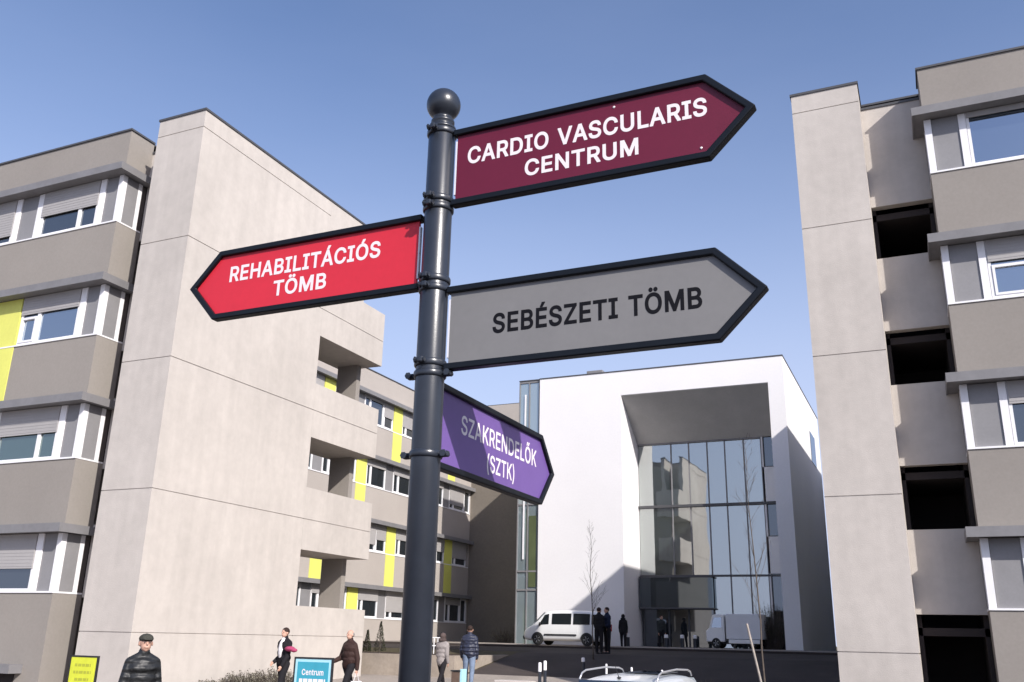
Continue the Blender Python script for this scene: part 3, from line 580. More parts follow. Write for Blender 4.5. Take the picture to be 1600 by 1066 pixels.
    'u': (433,[[[162,-22],[142,-19],[121,-12],[100,-1],[87,7],[75,19],[61,37],[49,58],[43,74],[38,101],[35,129],[35,397],[131,397],[132,144],[135,116],[139,104],[143,96],[159,80],[166,75],[176,71],[200,68],[214,69],[226,72],[237,76],[250,84],[258,92],[264,101],[271,113],[275,126],[278,153],[278,397],[375,397],[375,-18],[281,-18],[280,-17],[280,12],[267,2],[252,-7],[227,-17],[200,-22],[182,-23]]]),
    'm': (633,[[[36,-18],[35,-17],[35,397],[130,397],[130,372],[131,370],[145,381],[159,389],[185,400],[214,404],[245,402],[264,397],[286,385],[305,369],[320,350],[331,363],[342,373],[357,383],[375,392],[392,398],[411,402],[430,404],[451,403],[480,398],[506,388],[529,372],[539,362],[549,350],[557,336],[566,316],[572,292],[574,273],[575,-18],[480,-18],[478,-17],[478,253],[476,272],[470,290],[465,296],[459,301],[442,309],[430,311],[419,312],[395,309],[384,305],[376,299],[368,292],[361,282],[354,262],[353,247],[353,-17],[351,-18],[256,-18],[255,271],[252,281],[249,288],[237,301],[230,305],[220,309],[199,312],[186,311],[176,308],[164,303],[155,297],[147,289],[140,277],[134,258],[132,238],[132,-17],[130,-18]]]),
  },
  'L': {
    'S': (463,[[[217,-21],[180,-18],[141,-9],[106,6],[91,16],[77,27],[65,39],[54,53],[45,68],[38,83],[32,100],[27,124],[26,125],[26,148],[27,149],[115,149],[116,148],[117,128],[121,114],[127,102],[136,92],[149,81],[161,74],[181,67],[201,62],[224,61],[242,62],[261,65],[281,71],[295,78],[308,87],[316,95],[327,110],[332,122],[333,130],[333,150],[326,167],[312,181],[299,190],[282,197],[252,207],[167,232],[134,245],[112,255],[85,274],[64,295],[53,314],[43,342],[40,362],[40,380],[42,399],[46,415],[52,432],[61,448],[70,462],[82,475],[95,486],[110,497],[125,505],[150,516],[187,525],[216,528],[237,528],[276,523],[305,515],[337,500],[365,480],[387,455],[396,442],[402,428],[408,412],[413,389],[413,367],[326,366],[325,367],[324,384],[319,400],[310,414],[300,424],[284,434],[264,442],[241,446],[219,447],[196,444],[172,437],[156,428],[144,418],[133,402],[128,387],[127,368],[132,353],[137,345],[149,334],[170,321],[215,305],[281,287],[316,275],[341,263],[366,248],[379,237],[391,224],[402,209],[408,198],[413,185],[418,167],[420,147],[420,130],[418,113],[414,97],[404,72],[386,43],[374,30],[361,19],[336,4],[319,-4],[300,-11],[280,-16],[259,-19]]]),
    'Z': (454,[[[31,-12],[30,46],[32,52],[263,392],[297,439],[296,440],[29,440],[28,441],[28,521],[409,521],[409,451],[403,449],[179,122],[140,69],[411,69],[411,-12]]]),
    'A': (496,[[[4,-12],[4,12],[8,13],[116,309],[189,511],[189,521],[288,521],[288,511],[324,412],[471,13],[475,11],[474,-12],[383,-12],[383,-2],[335,130],[144,130],[143,129],[97,-2],[97,-12]],[[172,212],[307,212],[276,298],[239,412],[202,298]]]),
    'K': (483,[[[48,-12],[48,521],[137,521],[137,277],[165,311],[351,513],[352,521],[459,521],[459,497],[453,497],[259,287],[454,13],[461,12],[461,-12],[360,-12],[360,-3],[197,226],[137,162],[137,-12]]]),
    'R': (465,[[[48,-12],[48,521],[259,520],[282,517],[311,511],[329,504],[347,495],[368,480],[381,467],[392,453],[405,431],[411,414],[418,389],[420,371],[421,342],[418,316],[414,298],[408,281],[397,258],[386,243],[369,227],[354,215],[332,203],[331,202],[434,13],[440,12],[440,-12],[342,-12],[341,-2],[240,186],[238,186],[137,186],[137,-12]],[[137,268],[138,267],[234,267],[256,268],[284,274],[297,280],[307,287],[316,296],[323,306],[329,322],[333,342],[333,362],[330,378],[324,397],[317,409],[307,419],[293,429],[279,434],[266,437],[233,440],[137,439]]]),
    'E': (435,[[[48,-12],[48,521],[384,521],[383,440],[137,439],[138,298],[366,298],[367,297],[367,218],[366,217],[138,217],[137,71],[138,69],[386,69],[387,68],[387,-12]]]),
    'N': (539,[[[48,-12],[48,521],[148,521],[148,512],[359,181],[387,133],[387,521],[475,521],[475,-12],[375,-12],[375,-3],[192,284],[134,380],[137,299],[137,-12]]]),
    'D': (518,[[[48,-12],[48,521],[226,521],[269,518],[297,513],[323,505],[347,495],[370,482],[390,467],[408,449],[423,431],[432,418],[444,396],[454,372],[463,346],[469,317],[473,287],[474,256],[473,223],[469,193],[463,164],[454,138],[443,113],[431,91],[407,60],[378,34],[344,14],[306,-1],[266,-9],[234,-12]],[[137,69],[238,70],[268,75],[288,80],[312,91],[326,101],[338,111],[355,131],[368,153],[375,172],[380,191],[386,232],[386,278],[384,299],[380,321],[368,356],[360,372],[351,385],[339,398],[328,408],[313,418],[298,426],[272,434],[243,439],[221,440],[137,439]]]),
    'L': (409,[[[48,-12],[48,521],[136,521],[137,521],[137,69],[372,69],[373,67],[373,-11],[372,-12]]]),
    'Ő': (549,[[[263,-19],[239,-18],[214,-14],[189,-7],[167,2],[132,22],[114,37],[96,55],[80,75],[66,97],[53,122],[43,149],[33,192],[29,222],[28,254],[29,286],[33,316],[43,360],[53,386],[65,410],[80,432],[96,453],[113,471],[132,486],[144,495],[167,507],[189,516],[214,523],[239,527],[267,528],[294,527],[319,523],[344,516],[367,507],[389,495],[402,486],[421,471],[439,452],[454,432],[469,410],[480,386],[490,360],[497,331],[502,302],[505,254],[504,222],[500,191],[494,162],[486,136],[475,110],[468,97],[454,75],[438,55],[420,37],[401,22],[379,8],[357,-2],[332,-11],[308,-16],[281,-19]],[[248,66],[276,65],[307,70],[322,76],[336,82],[349,91],[362,100],[374,112],[384,126],[401,157],[411,186],[416,219],[418,266],[416,290],[413,312],[405,342],[388,376],[379,390],[368,402],[356,413],[343,422],[329,430],[314,436],[299,440],[283,443],[251,443],[234,441],[219,436],[191,423],[171,407],[160,396],[150,382],[140,367],[132,351],[123,321],[119,301],[116,279],[115,241],[117,219],[121,196],[126,176],[132,159],[144,134],[154,119],[166,106],[177,96],[190,86],[219,73]],[[148,546],[148,570],[152,570],[177,634],[188,661],[188,670],[279,671],[280,647],[275,646],[222,555],[222,546]],[[258,546],[258,570],[263,570],[272,585],[315,661],[317,671],[407,671],[408,670],[408,647],[402,647],[353,581],[334,555],[332,546]]]),
    'T': (465,[[[181,-12],[181,439],[20,440],[20,521],[429,521],[429,440],[269,439],[269,-12]]]),
    '(': (289,[[[166,-108],[165,-99],[135,-43],[116,3],[100,51],[92,83],[83,130],[78,176],[77,230],[81,277],[94,351],[110,411],[133,477],[147,508],[165,542],[166,551],[247,551],[248,528],[247,527],[243,527],[214,458],[195,402],[183,356],[173,311],[168,278],[164,237],[163,207],[164,180],[167,145],[174,108],[181,80],[199,21],[212,-12],[243,-83],[247,-84],[248,-85],[248,-107],[247,-108]]]),
    ')': (289,[[[25,-108],[25,-84],[30,-83],[58,-21],[75,22],[90,72],[99,110],[106,145],[109,172],[110,207],[109,237],[105,278],[100,311],[90,356],[75,412],[55,470],[30,526],[25,527],[25,551],[109,551],[109,542],[131,498],[153,445],[168,398],[182,337],[190,288],[195,241],[196,191],[192,143],[185,96],[168,33],[145,-28],[131,-58],[109,-99],[109,-108]]]),
  },
}
def text_mesh(body, name, m, parent, plane, u0, u1, z0, z1, kind='B'):
    """flat lettering cut from film, laid on the face of its panel"""
    cu = bpy.data.curves.new(name, 'CURVE'); cu.dimensions = '2D'; cu.fill_mode = 'BOTH'; x = 0
    for ch in body:
        if ch == ' ': x += .27; continue
        a_, sps = GLYPH[kind][ch]
        for sp in sps:
            q = cu.splines.new('POLY'); q.points.add(len(sp)-1); q.use_cyclic_u = True
            for pt, (px_, py_) in zip(q.points, sp): pt.co = (px_/1000+x, py_/1000, 0, 1)
        x += a_/1000
    o = bpy.data.objects.new(name, cu); C.objects.link(o); bpy.context.view_layer.update()
    me = bpy.data.meshes.new_from_object(o.evaluated_get(bpy.context.evaluated_depsgraph_get())); bpy.data.objects.remove(o)
    xs = [v.co.x for v in me.vertices]; xa, xb = min(xs), max(xs); off = .021 if kind == 'B' else .012
    for v in me.vertices: v.co = plane(u0+(u1-u0)*(v.co.x-xa)/(xb-xa), z0+(z1-z0)*(v.co.y+off)/(.509+2*off))
    me.materials.clear(); me.materials.append(m); me.name = name
    o = bpy.data.objects.new(name, me); C.objects.link(o); o.parent = parent
    return o
def arrow_sign(axis, sgn, r0_, r1, r2, zt, zb_, m, label, texts, dots=()):
    """axis 'x' or 'y' from the pole; panel in a frame open at the pole end"""
    zc = (zt+zb_)/2; th = .010; fd = .017; fwid = .021
    def P(u, d, z):
        return (sgn*u, -d, z) if axis == 'x' else (d, sgn*u, z)
    poly = [(r0_+.012, zb_+.006), (r1, zb_+.006), (r2-.006, zc), (r1, zt-.006), (r0_+.012, zt-.006)]
    b = MB(P); A = [b.v((u, th/2, z)) for u, z in poly]; B = [b.v((u, -th/2, z)) for u, z in poly]
    b.bm.faces.new(A); b.bm.faces.new(B[::-1])
    for i in range(5): b.bm.faces.new((A[i], A[(i+1) % 5], B[(i+1) % 5], B[i]))
    pan = b.build('arrow_sign', m, FP); pan['label'] = label
    # frame as mitred rectangular section along the outline
    out = [(r0_, zb_), (r1, zb_), (r2, zc), (r1, zt), (r0_, zt)]
    def inset(w):
        res = []
        pts = [Vector(p) for p in out]
        n = []
        for a, c in zip(pts, pts[1:]):
            d = (c-a).normalized(); n.append(Vector((-d.y, d.x)))
        for i, p in enumerate(pts):
            if i == 0: res.append(p+n[0]*w)
            elif i == len(pts)-1: res.append(p+n[-1]*w)
            else:
                nn = (n[i-1]+n[i]).normalized(); res.append(p+nn*(w/max(.3, nn.dot(n[i]))))
        return res
    I = inset(fwid); O = inset(0)
    b = MB(P); rings = []
    for i in range(5):
        rings.append([b.v((O[i].x, fd, O[i].y)), b.v((I[i].x, fd, I[i].y)), b.v((I[i].x, -fd, I[i].y)), b.v((O[i].x, -fd, O[i].y))])
    for A, B in zip(rings, rings[1:]):
        for k in range(4): b.bm.faces.new((A[k], A[(k+1) % 4], B[(k+1) % 4], B[k]))
    b.bm.faces.new(rings[0]); b.bm.faces.new(rings[-1][::-1])
    b.build('frame', M['frame'], pan, bevel=.004, seg=3)
    b = MB(P); b.box(r0_+.006, r0_+.0115, -.006, .006, zb_+fwid+.02, zt-fwid-.02); b.build('sheet_edge', M['edge'], pan)
    for t, ua, ub, za, zc_, pw, mm in texts:
        pl = (lambda u, z: Vector((u, -th/2-.0006, z))) if axis == 'x' else (lambda u, z: Vector((th/2+.0006, u, z)))
        text_mesh(t, 'lettering', mm, pan, pl, ua, ub, za, zc_, pw)
    if dots:
        b = MB()
        for u, z in dots: b.ball((u, -th/2-.001, z), (.0045, .002, .0045), 1)
        b.build('rivet', M['lwhite'], pan)
W_, K_ = M['lwhite'], M['lblack']
def rel(x): return x-PX
arrow_sign('x', 1, .052, .90, 1.04, 3.371, 3.091, M['maroon'], 'maroon arrow sign pointing right, reading CARDIO VASCULARIS CENTRUM',
    [('CARDIO VASCULARIS', rel(-1.262), rel(-.468), 3.236, 3.298, 'B', W_), ('CENTRUM', rel(-1.055), rel(-.680), 3.150, 3.208, 'B', W_)], [(rel(-.755), 3.331), (rel(-.49), 3.130)])
arrow_sign('x', -1, .054, .90, 1.024, 3.080, 2.814, M['red'], 'crimson arrow sign pointing left, reading REHABILITÁCIÓS TÖMB',
    [('REHABILITÁCIÓS', rel(-2.215), rel(-1.578), 2.954, 3.014, 'B', W_), ('TÖMB', rel(-2.012), rel(-1.788), 2.872, 2.930, 'B', W_)])
arrow_sign('x', 1, .053, .903, 1.039, 2.806, 2.532, M['greysign'], 'grey arrow sign pointing right, reading SEBÉSZETI TÖMB',
    [('SEBÉSZETI TÖMB', rel(-1.152), rel(-.508), 2.634, 2.698, 'B', K_)])
arrow_sign('y', 1, .060, .888, 1.015, 2.516, 2.243, M['purple'], 'purple arrow sign pointing away, reading SZAKRENDELŐK (SZTK), crossed by shadows',
    [('SZAKRENDELŐK', 2.60-PY, 3.235-PY, 2.383, 2.446, 'L', W_), ('(SZTK)', 2.80-PY, 3.03-PY, 2.294, 2.354, 'L', W_)])

# ------------------------------------------------------------------ boards
def board(px, py, dist, width, hgt, m, label, face_text=None, bars=None, rz=0, border='paleb'):
    p = pix(px, py, dist); z = gz(p.y); ztop = p.z
    o = empty('notice_board', (p.x, p.y, z), rz, label, 'notice board')
    h0 = ztop-z-hgt; h1 = ztop-z
    b = MB(); b.box(-width/2, width/2, -.012, .012, h0, h1); f = b.build('board_face', M[border], o)
    b = MB(); b.box(-width/2+.05, width/2-.05, -.016, -.013, h0+.05, h1-.05); pr = b.build('print', m, f)
    if face_text:
        for t, u0_, u1_, z0_, z1_ in face_text:
            text_mesh(t, 'lettering', M['lwhite'] if border == 'paleb' else M['olive'], pr, lambda u, zz: Vector((u, -.018, zz)), u0_*width, u1_*width, h1+z0_, h1+z1_)
    if bars:
        b = MB(); rn = random.Random(3)
        for (u0_, u1_, za, zc) in bars:
            x = u0_*width
            while x < u1_*width-.02:
                ww = rn.uniform(.05, .12); b.box(x, min(x+ww, u1_*width), -.0185, -.0165, h1+za, h1+zc); x += ww+.018
        b.build('lettering', M['olive'] if border != 'paleb' else M['lwhite'], pr)
    b = MB(); w2 = width/2
    b.box(-w2-.03, w2+.03, -.02, .02, h1+.001, h1+.03); b.box(-w2-.03, w2+.03, -.02, .02, h0-.03, h0-.001)
    b.box(-w2-.03, -w2-.001, -.02, .02, h0-.001, h1+.001); b.box(w2+.001, w2+.03, -.02, .02, h0-.001, h1+.001)
    b.build('frame', M['plastic'], o)
    for s in (-1, 1):
        b = MB(); b.box(s*(w2-.02)-.018, s*(w2-.02)+.018, .021, .05, 0, h0+.3); b.build('leg', M['plastic'], o)
    return o
board(133, 1027, 20.5, .68, .80, M['lime'], 'lime yellow notice board with dark frame at the foot of the left tower', None,
      [(-.32, .30, -.17, -.12), (-.34, .34, -.30, -.25), (-.26, .28, -.43, -.38), (-.32, .30, -.56, -.51)], border='lime')
board(491, 1030, 17.5, .74, .85, M['teal'], 'teal notice board with pale border between the two walkers', [('Centrum', -.30, .30, -.27, -.17)],
      [(-.36, .36, -.42, -.33), (-.3, .3, -.56, -.49)], rz=R(3))

# ------------------------------------------------------------------ people
def remesh_obj(b, name, m, parent, voxel=.011, smooth_it=3):
    bmesh.ops.recalc_face_normals(b.bm, faces=b.bm.faces)
    me = bpy.data.meshes.new(name+'_src'); b.bm.to_mesh(me); b.bm.free()
    o = bpy.data.objects.new(name+'_src', me); C.objects.link(o)
    mo = o.modifiers.new('r', 'REMESH'); mo.mode = 'VOXEL'; mo.voxel_size = voxel
    if smooth_it:
        ms = o.modifiers.new('s', 'SMOOTH'); ms.iterations = smooth_it; ms.factor = .5
    bpy.context.view_layer.update()
    me2 = bpy.data.meshes.new_from_object(o.evaluated_get(bpy.context.evaluated_depsgraph_get()))
    bpy.data.objects.remove(o); me2.name = name
    me2.materials.clear(); me2.materials.append(m)
    for p in me2.polygons: p.use_smooth = True
    o = bpy.data.objects.new(name, me2); return link(o, parent)

def person(loc, H, yaw, label, jacket, trousers, hair, group=None, legs=(0, 0), knees=(0, 0), arms=((8, 0), (8, 0)), elbows=(15, 15), bulk=1.0, long_coat=False,
           hat=None, hood=None, hair_long=False, scarf=None, bag=None, shoe=None, far=False, lean=0, bald=False, open_shirt=None):
    """yaw: direction faced (0 = +Y). legs: swing in degrees, arms: (out, swing) per side"""
    o = empty('person', loc, yaw, label, 'person', group)
    s = H; V = Vector
    vox = .016 if far else .010
    hip = .52*s; chest = V((0, .01*s, .72*s)); L = {}
    def rot(v, fwd, out, side):
        # swing forward by fwd degrees, outward by out degrees
        a, c = R(fwd), R(out)
        return V((side*math.sin(c)*v, math.sin(a)*math.cos(c)*v, -math.cos(a)*math.cos(c)*v))
    J = {}
    for i, side in enumerate((-1, 1)):
        h = V((side*.052*s, 0, hip)); k = h+rot(.25*s, legs[i], 2, side); an = k+rot(.225*s, legs[i]-knees[i], 0, side)
        J['hip', side] = h; J['knee', side] = k; J['ank', side] = an
        sh = V((side*.090*s, .0, .788*s)); e = sh+rot(.175*s, arms[i][1], arms[i][0], side)
        wr = e+rot(.145*s, arms[i][1]+elbows[i], arms[i][0]*.3-4, side)
        J['sh', side] = sh; J['el', side] = e; J['wr', side] = wr
    minz = min(J['ank', -1].z, J['ank', 1].z)-.04*s
    dz = V((0, 0, -minz))
    for k in J: J[k] = J[k]+dz
    D = dz
    def hand(b, wr, el, side):
        d = (wr-el).normalized(); inw = V((-side, 0, 0)); inw = (inw-d*inw.dot(d)).normalized(); fwd = d.cross(inw)*(-1 if side > 0 else 1)
        fwd = (V((0, 1, 0))-d*d.y).normalized()
        c = wr+d*.045; b.limb(wr, c, .022, .025, 1)
        for q in range(4):
            base = wr+d*.075+fwd*(.024-.016*q); ln = (.034, .040, .037, .028)[q]
            b.limb(wr+d*.045+fwd*(.020-.013*q), base, .013, .0105, 1)
            m1 = base+d*ln+inw*.008; m2 = m1+d*ln*.7+inw*.018
            b.limb(base, m1, .0100, .0092, 1); b.limb(m1, m2, .0092, .0080, 1)
        t0 = wr+d*.025+fwd*.024; t1 = t0+d*.030+fwd*.026+inw*.006; t2 = t1+d*.026+fwd*.004+inw*.008
        b.limb(t0, t1, .013, .011, 1); b.limb(t1, t2, .011, .009, 1)
    # body: one continuous surface
    b = MB()
    b.ball(V((0, 0, .56*s))+D, (.085*s, .062*s, .07*s)); b.ball(V((0, .005*s, .66*s))+D, (.082*s, .056*s, .09*s)); b.ball(V((0, .005*s, .755*s))+D, (.098*s, .062*s, .085*s))
    b.limb(V((0, 0, .80*s))+D, V((0, .008*s, .885*s))+D, .038*s, .031*s)
    hc = V((0, .014*s, .930*s))+D
    b.ball(hc+V((0, -.004*s, .008*s)), (.047*s, .057*s, .059*s)); b.ball(hc+V((0, .012*s, -.026*s)), (.038*s, .041*s, .040*s)); b.ball(hc+V((0, .030*s, -.050*s)), (.016*s, .014*s, .012*s))
    b.limb(hc+V((0, .053*s, .008*s)), hc+V((0, .063*s, -.010*s)), .0045*s, .0068*s, 1)
    for sd_ in (-1, 1):
        b.ball(hc+V((sd_*.0495*s, -.002*s, -.006*s)), (.006*s, .012*s, .019*s), 1)
        b.limb(J['hip', sd_], J['knee', sd_], .052*s, .034*s); b.limb(J['knee', sd_], J['ank', sd_], .032*s, .021*s)
        b.limb(J['ank', sd_], J['ank', sd_]+V((0, .085*s, -.022*s)), .022*s, .018*s)
        b.limb(J['sh', sd_], J['el', sd_], .030*s, .024*s); b.limb(J['el', sd_], J['wr', sd_], .023*s, .016*s)
        b.limb(V((0, 0, .80*s))+D, J['sh', sd_], .034*s, .030*s)
        hand(b, J['wr', sd_], J['el', sd_], sd_)
    b.limb(hc+V((-.013*s, .052*s, -.030*s)), hc+V((.013*s, .052*s, -.030*s)), .0045*s, .0045*s, 1)
    body = remesh_obj(b, 'body', M['skin'], o, .0085 if not far else .013, 2)
    e = MB()
    for sd_ in (-1, 1): e.ball(hc+V((sd_*.019*s, .0515*s, .004*s)), (.0055*s, .003*s, .0035*s), 1)
    e.build('eye', M['plastic'], o, True)
    # trousers
    b = MB(); b.ball(V((0, 0, .555*s))+D, (.092*s, .07*s, .07*s))
    for sd_ in (-1, 1):
        a = J['ank', sd_]; k = J['knee', sd_]
        b.limb(J['hip', sd_], k, .060*s, .042*s); b.limb(k, a+(k-a)*.04, .041*s, .032*s)
    remesh_obj(b, 'trousers', trousers, o, vox, 2)
    for sd_ in (-1, 1):
        b = MB(); a = J['ank', sd_]; b.limb(a+V((0, -.012*s, -.016*s)), a+V((0, .095*s, -.022*s)), .025*s, .022*s); b.limb(a, a+V((0, 0, -.01*s)), .026*s, .027*s)
        remesh_obj(b, 'shoe', shoe or M['plastic'], o, .011, 1)
    # jacket
    b = MB(); k_ = bulk
    b.ball(V((0, 0, .60*s))+D, (.098*s*k_, .074*s*k_, .07*s)); b.ball(V((0, .005*s, .67*s))+D, (.100*s*k_, .074*s*k_, .09*s)); b.ball(V((0, .005*s, .755*s))+D, (.110*s*k_, .076*s*k_, .085*s))
    if long_coat: b.limb(V((0, 0, .60*s))+D, V((0, 0, .50*s))+D, .085*s, .098*s)
    else: b.limb(V((-.03*s, 0, .60*s))+D, V((.03*s, 0, .545*s))+D, .07*s*k_, .066*s*k_)
    for sd_ in (-1, 1):
        b.limb(V((0, 0, .828*s))+D, J['sh', sd_]+V((0, 0, .004*s)), .052*s, .036*s*k_); b.limb(J['sh', sd_], J['el', sd_], .037*s*k_, .032*s*k_); b.limb(J['el', sd_], J['el', sd_]+(J['wr', sd_]-J['el', sd_])*.96, .032*s*k_, .024*s*k_)
    b.limb(V((0, 0, .83*s))+D, V((0, .004*s, .868*s))+D, .046*s, .042*s)
    jk = remesh_obj(b, 'jacket', jacket, o, vox, 2)
    if open_shirt:
        b = MB(); b.ball(V((0, .060*s, .705*s))+D, (.046*s, .042*s, .13*s)); b.limb(V((0, .02*s, .84*s))+D, V((0, .03*s, .80*s))+D, .040*s, .042*s); remesh_obj(b, 'shirt', open_shirt, o, .012, 2)
    if hat:
        b = MB(); b.ball(hc+V((0, -.004*s, .032*s)), (.054*s, .066*s, .038*s)); b.ball(hc+V((0, .050*s, .026*s)), (.040*s, .032*s, .008*s)); remesh_obj(b, 'cap', hat, o, .009, 2)
        b = MB(); b.ball(hc+V((0, -.014*s, .004*s)), (.0505*s, .053*s, .046*s)); b.build('hair', hair, o, True)
    elif hood:
        b = MB(); b.ball(hc+V((0, -.010*s, .004*s)), (.060*s, .062*s, .068*s)); b.ball(V((0, -.01*s, .865*s))+D, (.082*s, .07*s, .034*s)); remesh_obj(b, 'fur_hood', hood, o, .012, 1)
    elif not bald:
        b = MB(); b.ball(hc+V((0, -.010*s, .018*s)), (.052*s, .059*s, .056*s))
        if hair_long: b.limb(hc+V((0, -.022*s, 0)), hc+V((0, -.03*s, -.07*s)), .044*s, .034*s)
        remesh_obj(b, 'hair', hair, o, .010, 1)
    else:
        b = MB(); b.ball(hc+V((0, -.016*s, .004*s)), (.0505*s, .050*s, .046*s)); b.build('hair', hair, o, True)
    if scarf:
        b = MB(); b.tube([(.055*s*math.cos(t), .01*s+.05*s*math.sin(t), .865*s+D.z) for t in [i*math.pi/8 for i in range(17)]], .022*s, 8); b.build('scarf', scarf, o, True)
    if bag is not None:
        sd_, bm_, bl = bag; w = J['wr', sd_]; d = (w-J['el', sd_]).normalized(); hp = w+d*.09
        bg_ = bpy.data.objects.new('carrier_bag', None)
        bb = MB(); c = V((hp.x, hp.y, hp.z-.30))
        bb.prism([(c.x-.05, c.y-.14), (c.x+.05, c.y-.14), (c.x+.05, c.y+.14), (c.x-.05, c.y+.14)], c.z-.18, c.z+.12, 'z')
        bmesh.ops.subdivide_edges(bb.bm, edges=bb.bm.edges, cuts=3, use_grid_fill=True)
        for v in bb.bm.verts: v.co += V((random.uniform(-.012, .012), random.uniform(-.012, .012), random.uniform(-.01, .01)))
        for t in (-1, 1): bb.tube([(c.x, c.y+t*.09, c.z+.11), (hp.x, hp.y+t*.02, hp.z), (hp.x, hp.y, hp.z+.005)], .006, 6)
        Rz = Matrix.Rotation(yaw, 4, 'Z')
        bo = bb.build('carrier_bag', bm_); bo.location = loc; bo.rotation_euler = (0, 0, yaw)
        tag(bo, bl, 'bag')
    return o
def cloth(name, c, r=.85, a=.2): return mat(name, c, r, (8, a), (60, .15), .4, 120, .15)
c_black = cloth('black_cloth', (.018, .017, .02)); c_char = cloth('charcoal_cloth', (.04, .045, .045)); c_brown = cloth('dark_brown_leather', (.045, .025, .022), .6)
c_navy = cloth('navy_cloth', (.02, .025, .05)); c_jean = cloth('pale_denim', (.18, .23, .32)); c_grey = cloth('warm_grey_coat', (.30, .27, .26)); c_fur = cloth('brown_fur', (.10, .075, .07), .95, .4)
def quilted(m, f=13.0):
    N = m.node_tree.nodes; L = m.node_tree.links; tc = N.new('ShaderNodeTexCoord'); wv = N.new('ShaderNodeTexWave'); wv.bands_direction = 'Z'; wv.inputs['Scale'].default_value = f/6.28*1.5; wv.inputs['Distortion'].default_value = 2.2; wv.inputs['Detail Scale'].default_value = 2
    L.new(tc.outputs['Object'], wv.inputs[0]); bp = N.new('ShaderNodeBump'); bp.inputs['Strength'].default_value = 1; bp.inputs['Distance'].default_value = .014
    L.new(wv.outputs['Fac'], bp.inputs['Height']); L.new(bp.outputs[0], N['Principled BSDF'].inputs['Normal']); N['Principled BSDF'].inputs['Roughness'].default_value = .5; N['Principled BSDF'].inputs['Specular IOR Level'].default_value = .5
    return m
c_quilt = quilted(cloth('black_quilted_nylon', (.016, .017, .018)))
c_navyq = quilted(cloth('navy_quilted_nylon', (.02, .025, .05)))
c_white = cloth('white_cloth', (.75, .72, .72)); c_pink = cloth('crimson_cloth', (.36, .06, .13)); c_hair = cloth('dark_brown_hair', (.04, .025, .02), .6); c_ghair = cloth('grey_hair', (.30, .27, .25), .7)
c_cap = cloth('dark_green_grey_cap', (.06, .06, .05)); c_bag = mat('white_plastic_bag', (.75, .72, .73), .4, (9, .08))
def at(px, dist):
    p = pix(px, 1000, dist); return (p.x, p.y, gz(p.y))
def facecam(px): # yaw that faces the camera
    p = pix(px, 1000, 10); return math.atan2(p.x, -p.y)*1.0
def yaw_to(v): return math.atan2(-v[0], v[1])
pf = lambda px: yaw_to(tuple(-pix(px, 1000, 10)))
person(at(228, 13.3), 1.71, pf(228)+R(12), 'man in flat cap and black quilted jacket walking in front of the left tower', c_quilt, c_black, c_ghair, hat=c_cap, bulk=1.12, legs=(8, -8), arms=((13, -4), (13, 6)), elbows=(20, 16))
person(at(446, 24), 1.74, pf(446)+R(-48), 'dark haired person in black jacket with white shirt and crimson bundle, left of teal board', c_black, c_black, c_hair, open_shirt=c_white, bulk=1.12, legs=(18, -16), knees=(4, 12), arms=((6, 14), (8, -14)), elbows=(18, 70))
b = MB(); b.ball((0, 0, 0), (.15, .10, .065), 2); b.ball((.12, 0, -.03), (.10, .07, .05), 2)
p_ = pix(453, 1014, 23.72); bo = remesh_obj(b, 'bundle', c_pink, None, .02, 1); bo.location = p_; tag(bo, 'crimson cloth bundle carried under the arm of the white-shirted walker', 'bundle')
person(at(548, 24), 1.75, pf(548)+R(-48), 'grey haired man in dark brown leather jacket striding with a white bag', c_brown, c_black, c_ghair, bald=True, bulk=1.2, legs=(25, -24), knees=(2, 8), arms=((12, -12), (16, 10)), elbows=(10, 60), bag=(-1, c_bag, 'white plastic carrier bag in the hand of the brown-jacketed man'))
person(at(692, 29), 1.64, pf(692)+R(148), 'woman in warm grey coat with brown fur hood walking away right of the post', c_grey, c_black, c_hair, hood=c_fur, long_coat=True, bulk=1.28, legs=(24, -22), knees=(2, 10), arms=((9, 10), (9, -10)), elbows=(30, 30))
person(at(734, 29), 1.80, pf(734)+R(170), 'man in navy jacket and pale jeans with a bag on his shoulder', c_navyq, c_jean, c_hair, bulk=1.34, legs=(10, -8), knees=(2, 10), arms=((15, 6), (10, -4)), elbows=(25, 25))
pairg = None
person(at(936, 38), 1.76, pf(936)+R(150), 'dark clad person standing beside the rear of the white van, nearer its window', c_black, c_black, c_hair, arms=((6, 4), (6, 2)), elbows=(20, 60), bulk=1.1, far=True)
person(at(949, 38.4), 1.78, pf(949)+R(-60), 'dark clad person standing at the tail of the white van, right of a companion', c_navy, c_black, c_hair, arms=((6, 10), (6, 0)), elbows=(60, 20), bulk=1.1, far=True)
person(at(974, 49), 1.70, pf(974)+R(170), 'dark figure in hooded coat walking alone before the shaded white wall', c_black, c_black, c_hair, hood=c_black, legs=(10, -10), long_coat=True, far=True)
person(at(1034, 50.5), 1.70, pf(1034)+R(20), 'dark figure in the shade in front of the entrance doors', c_char, c_black, c_hair, legs=(6, -6), far=True)

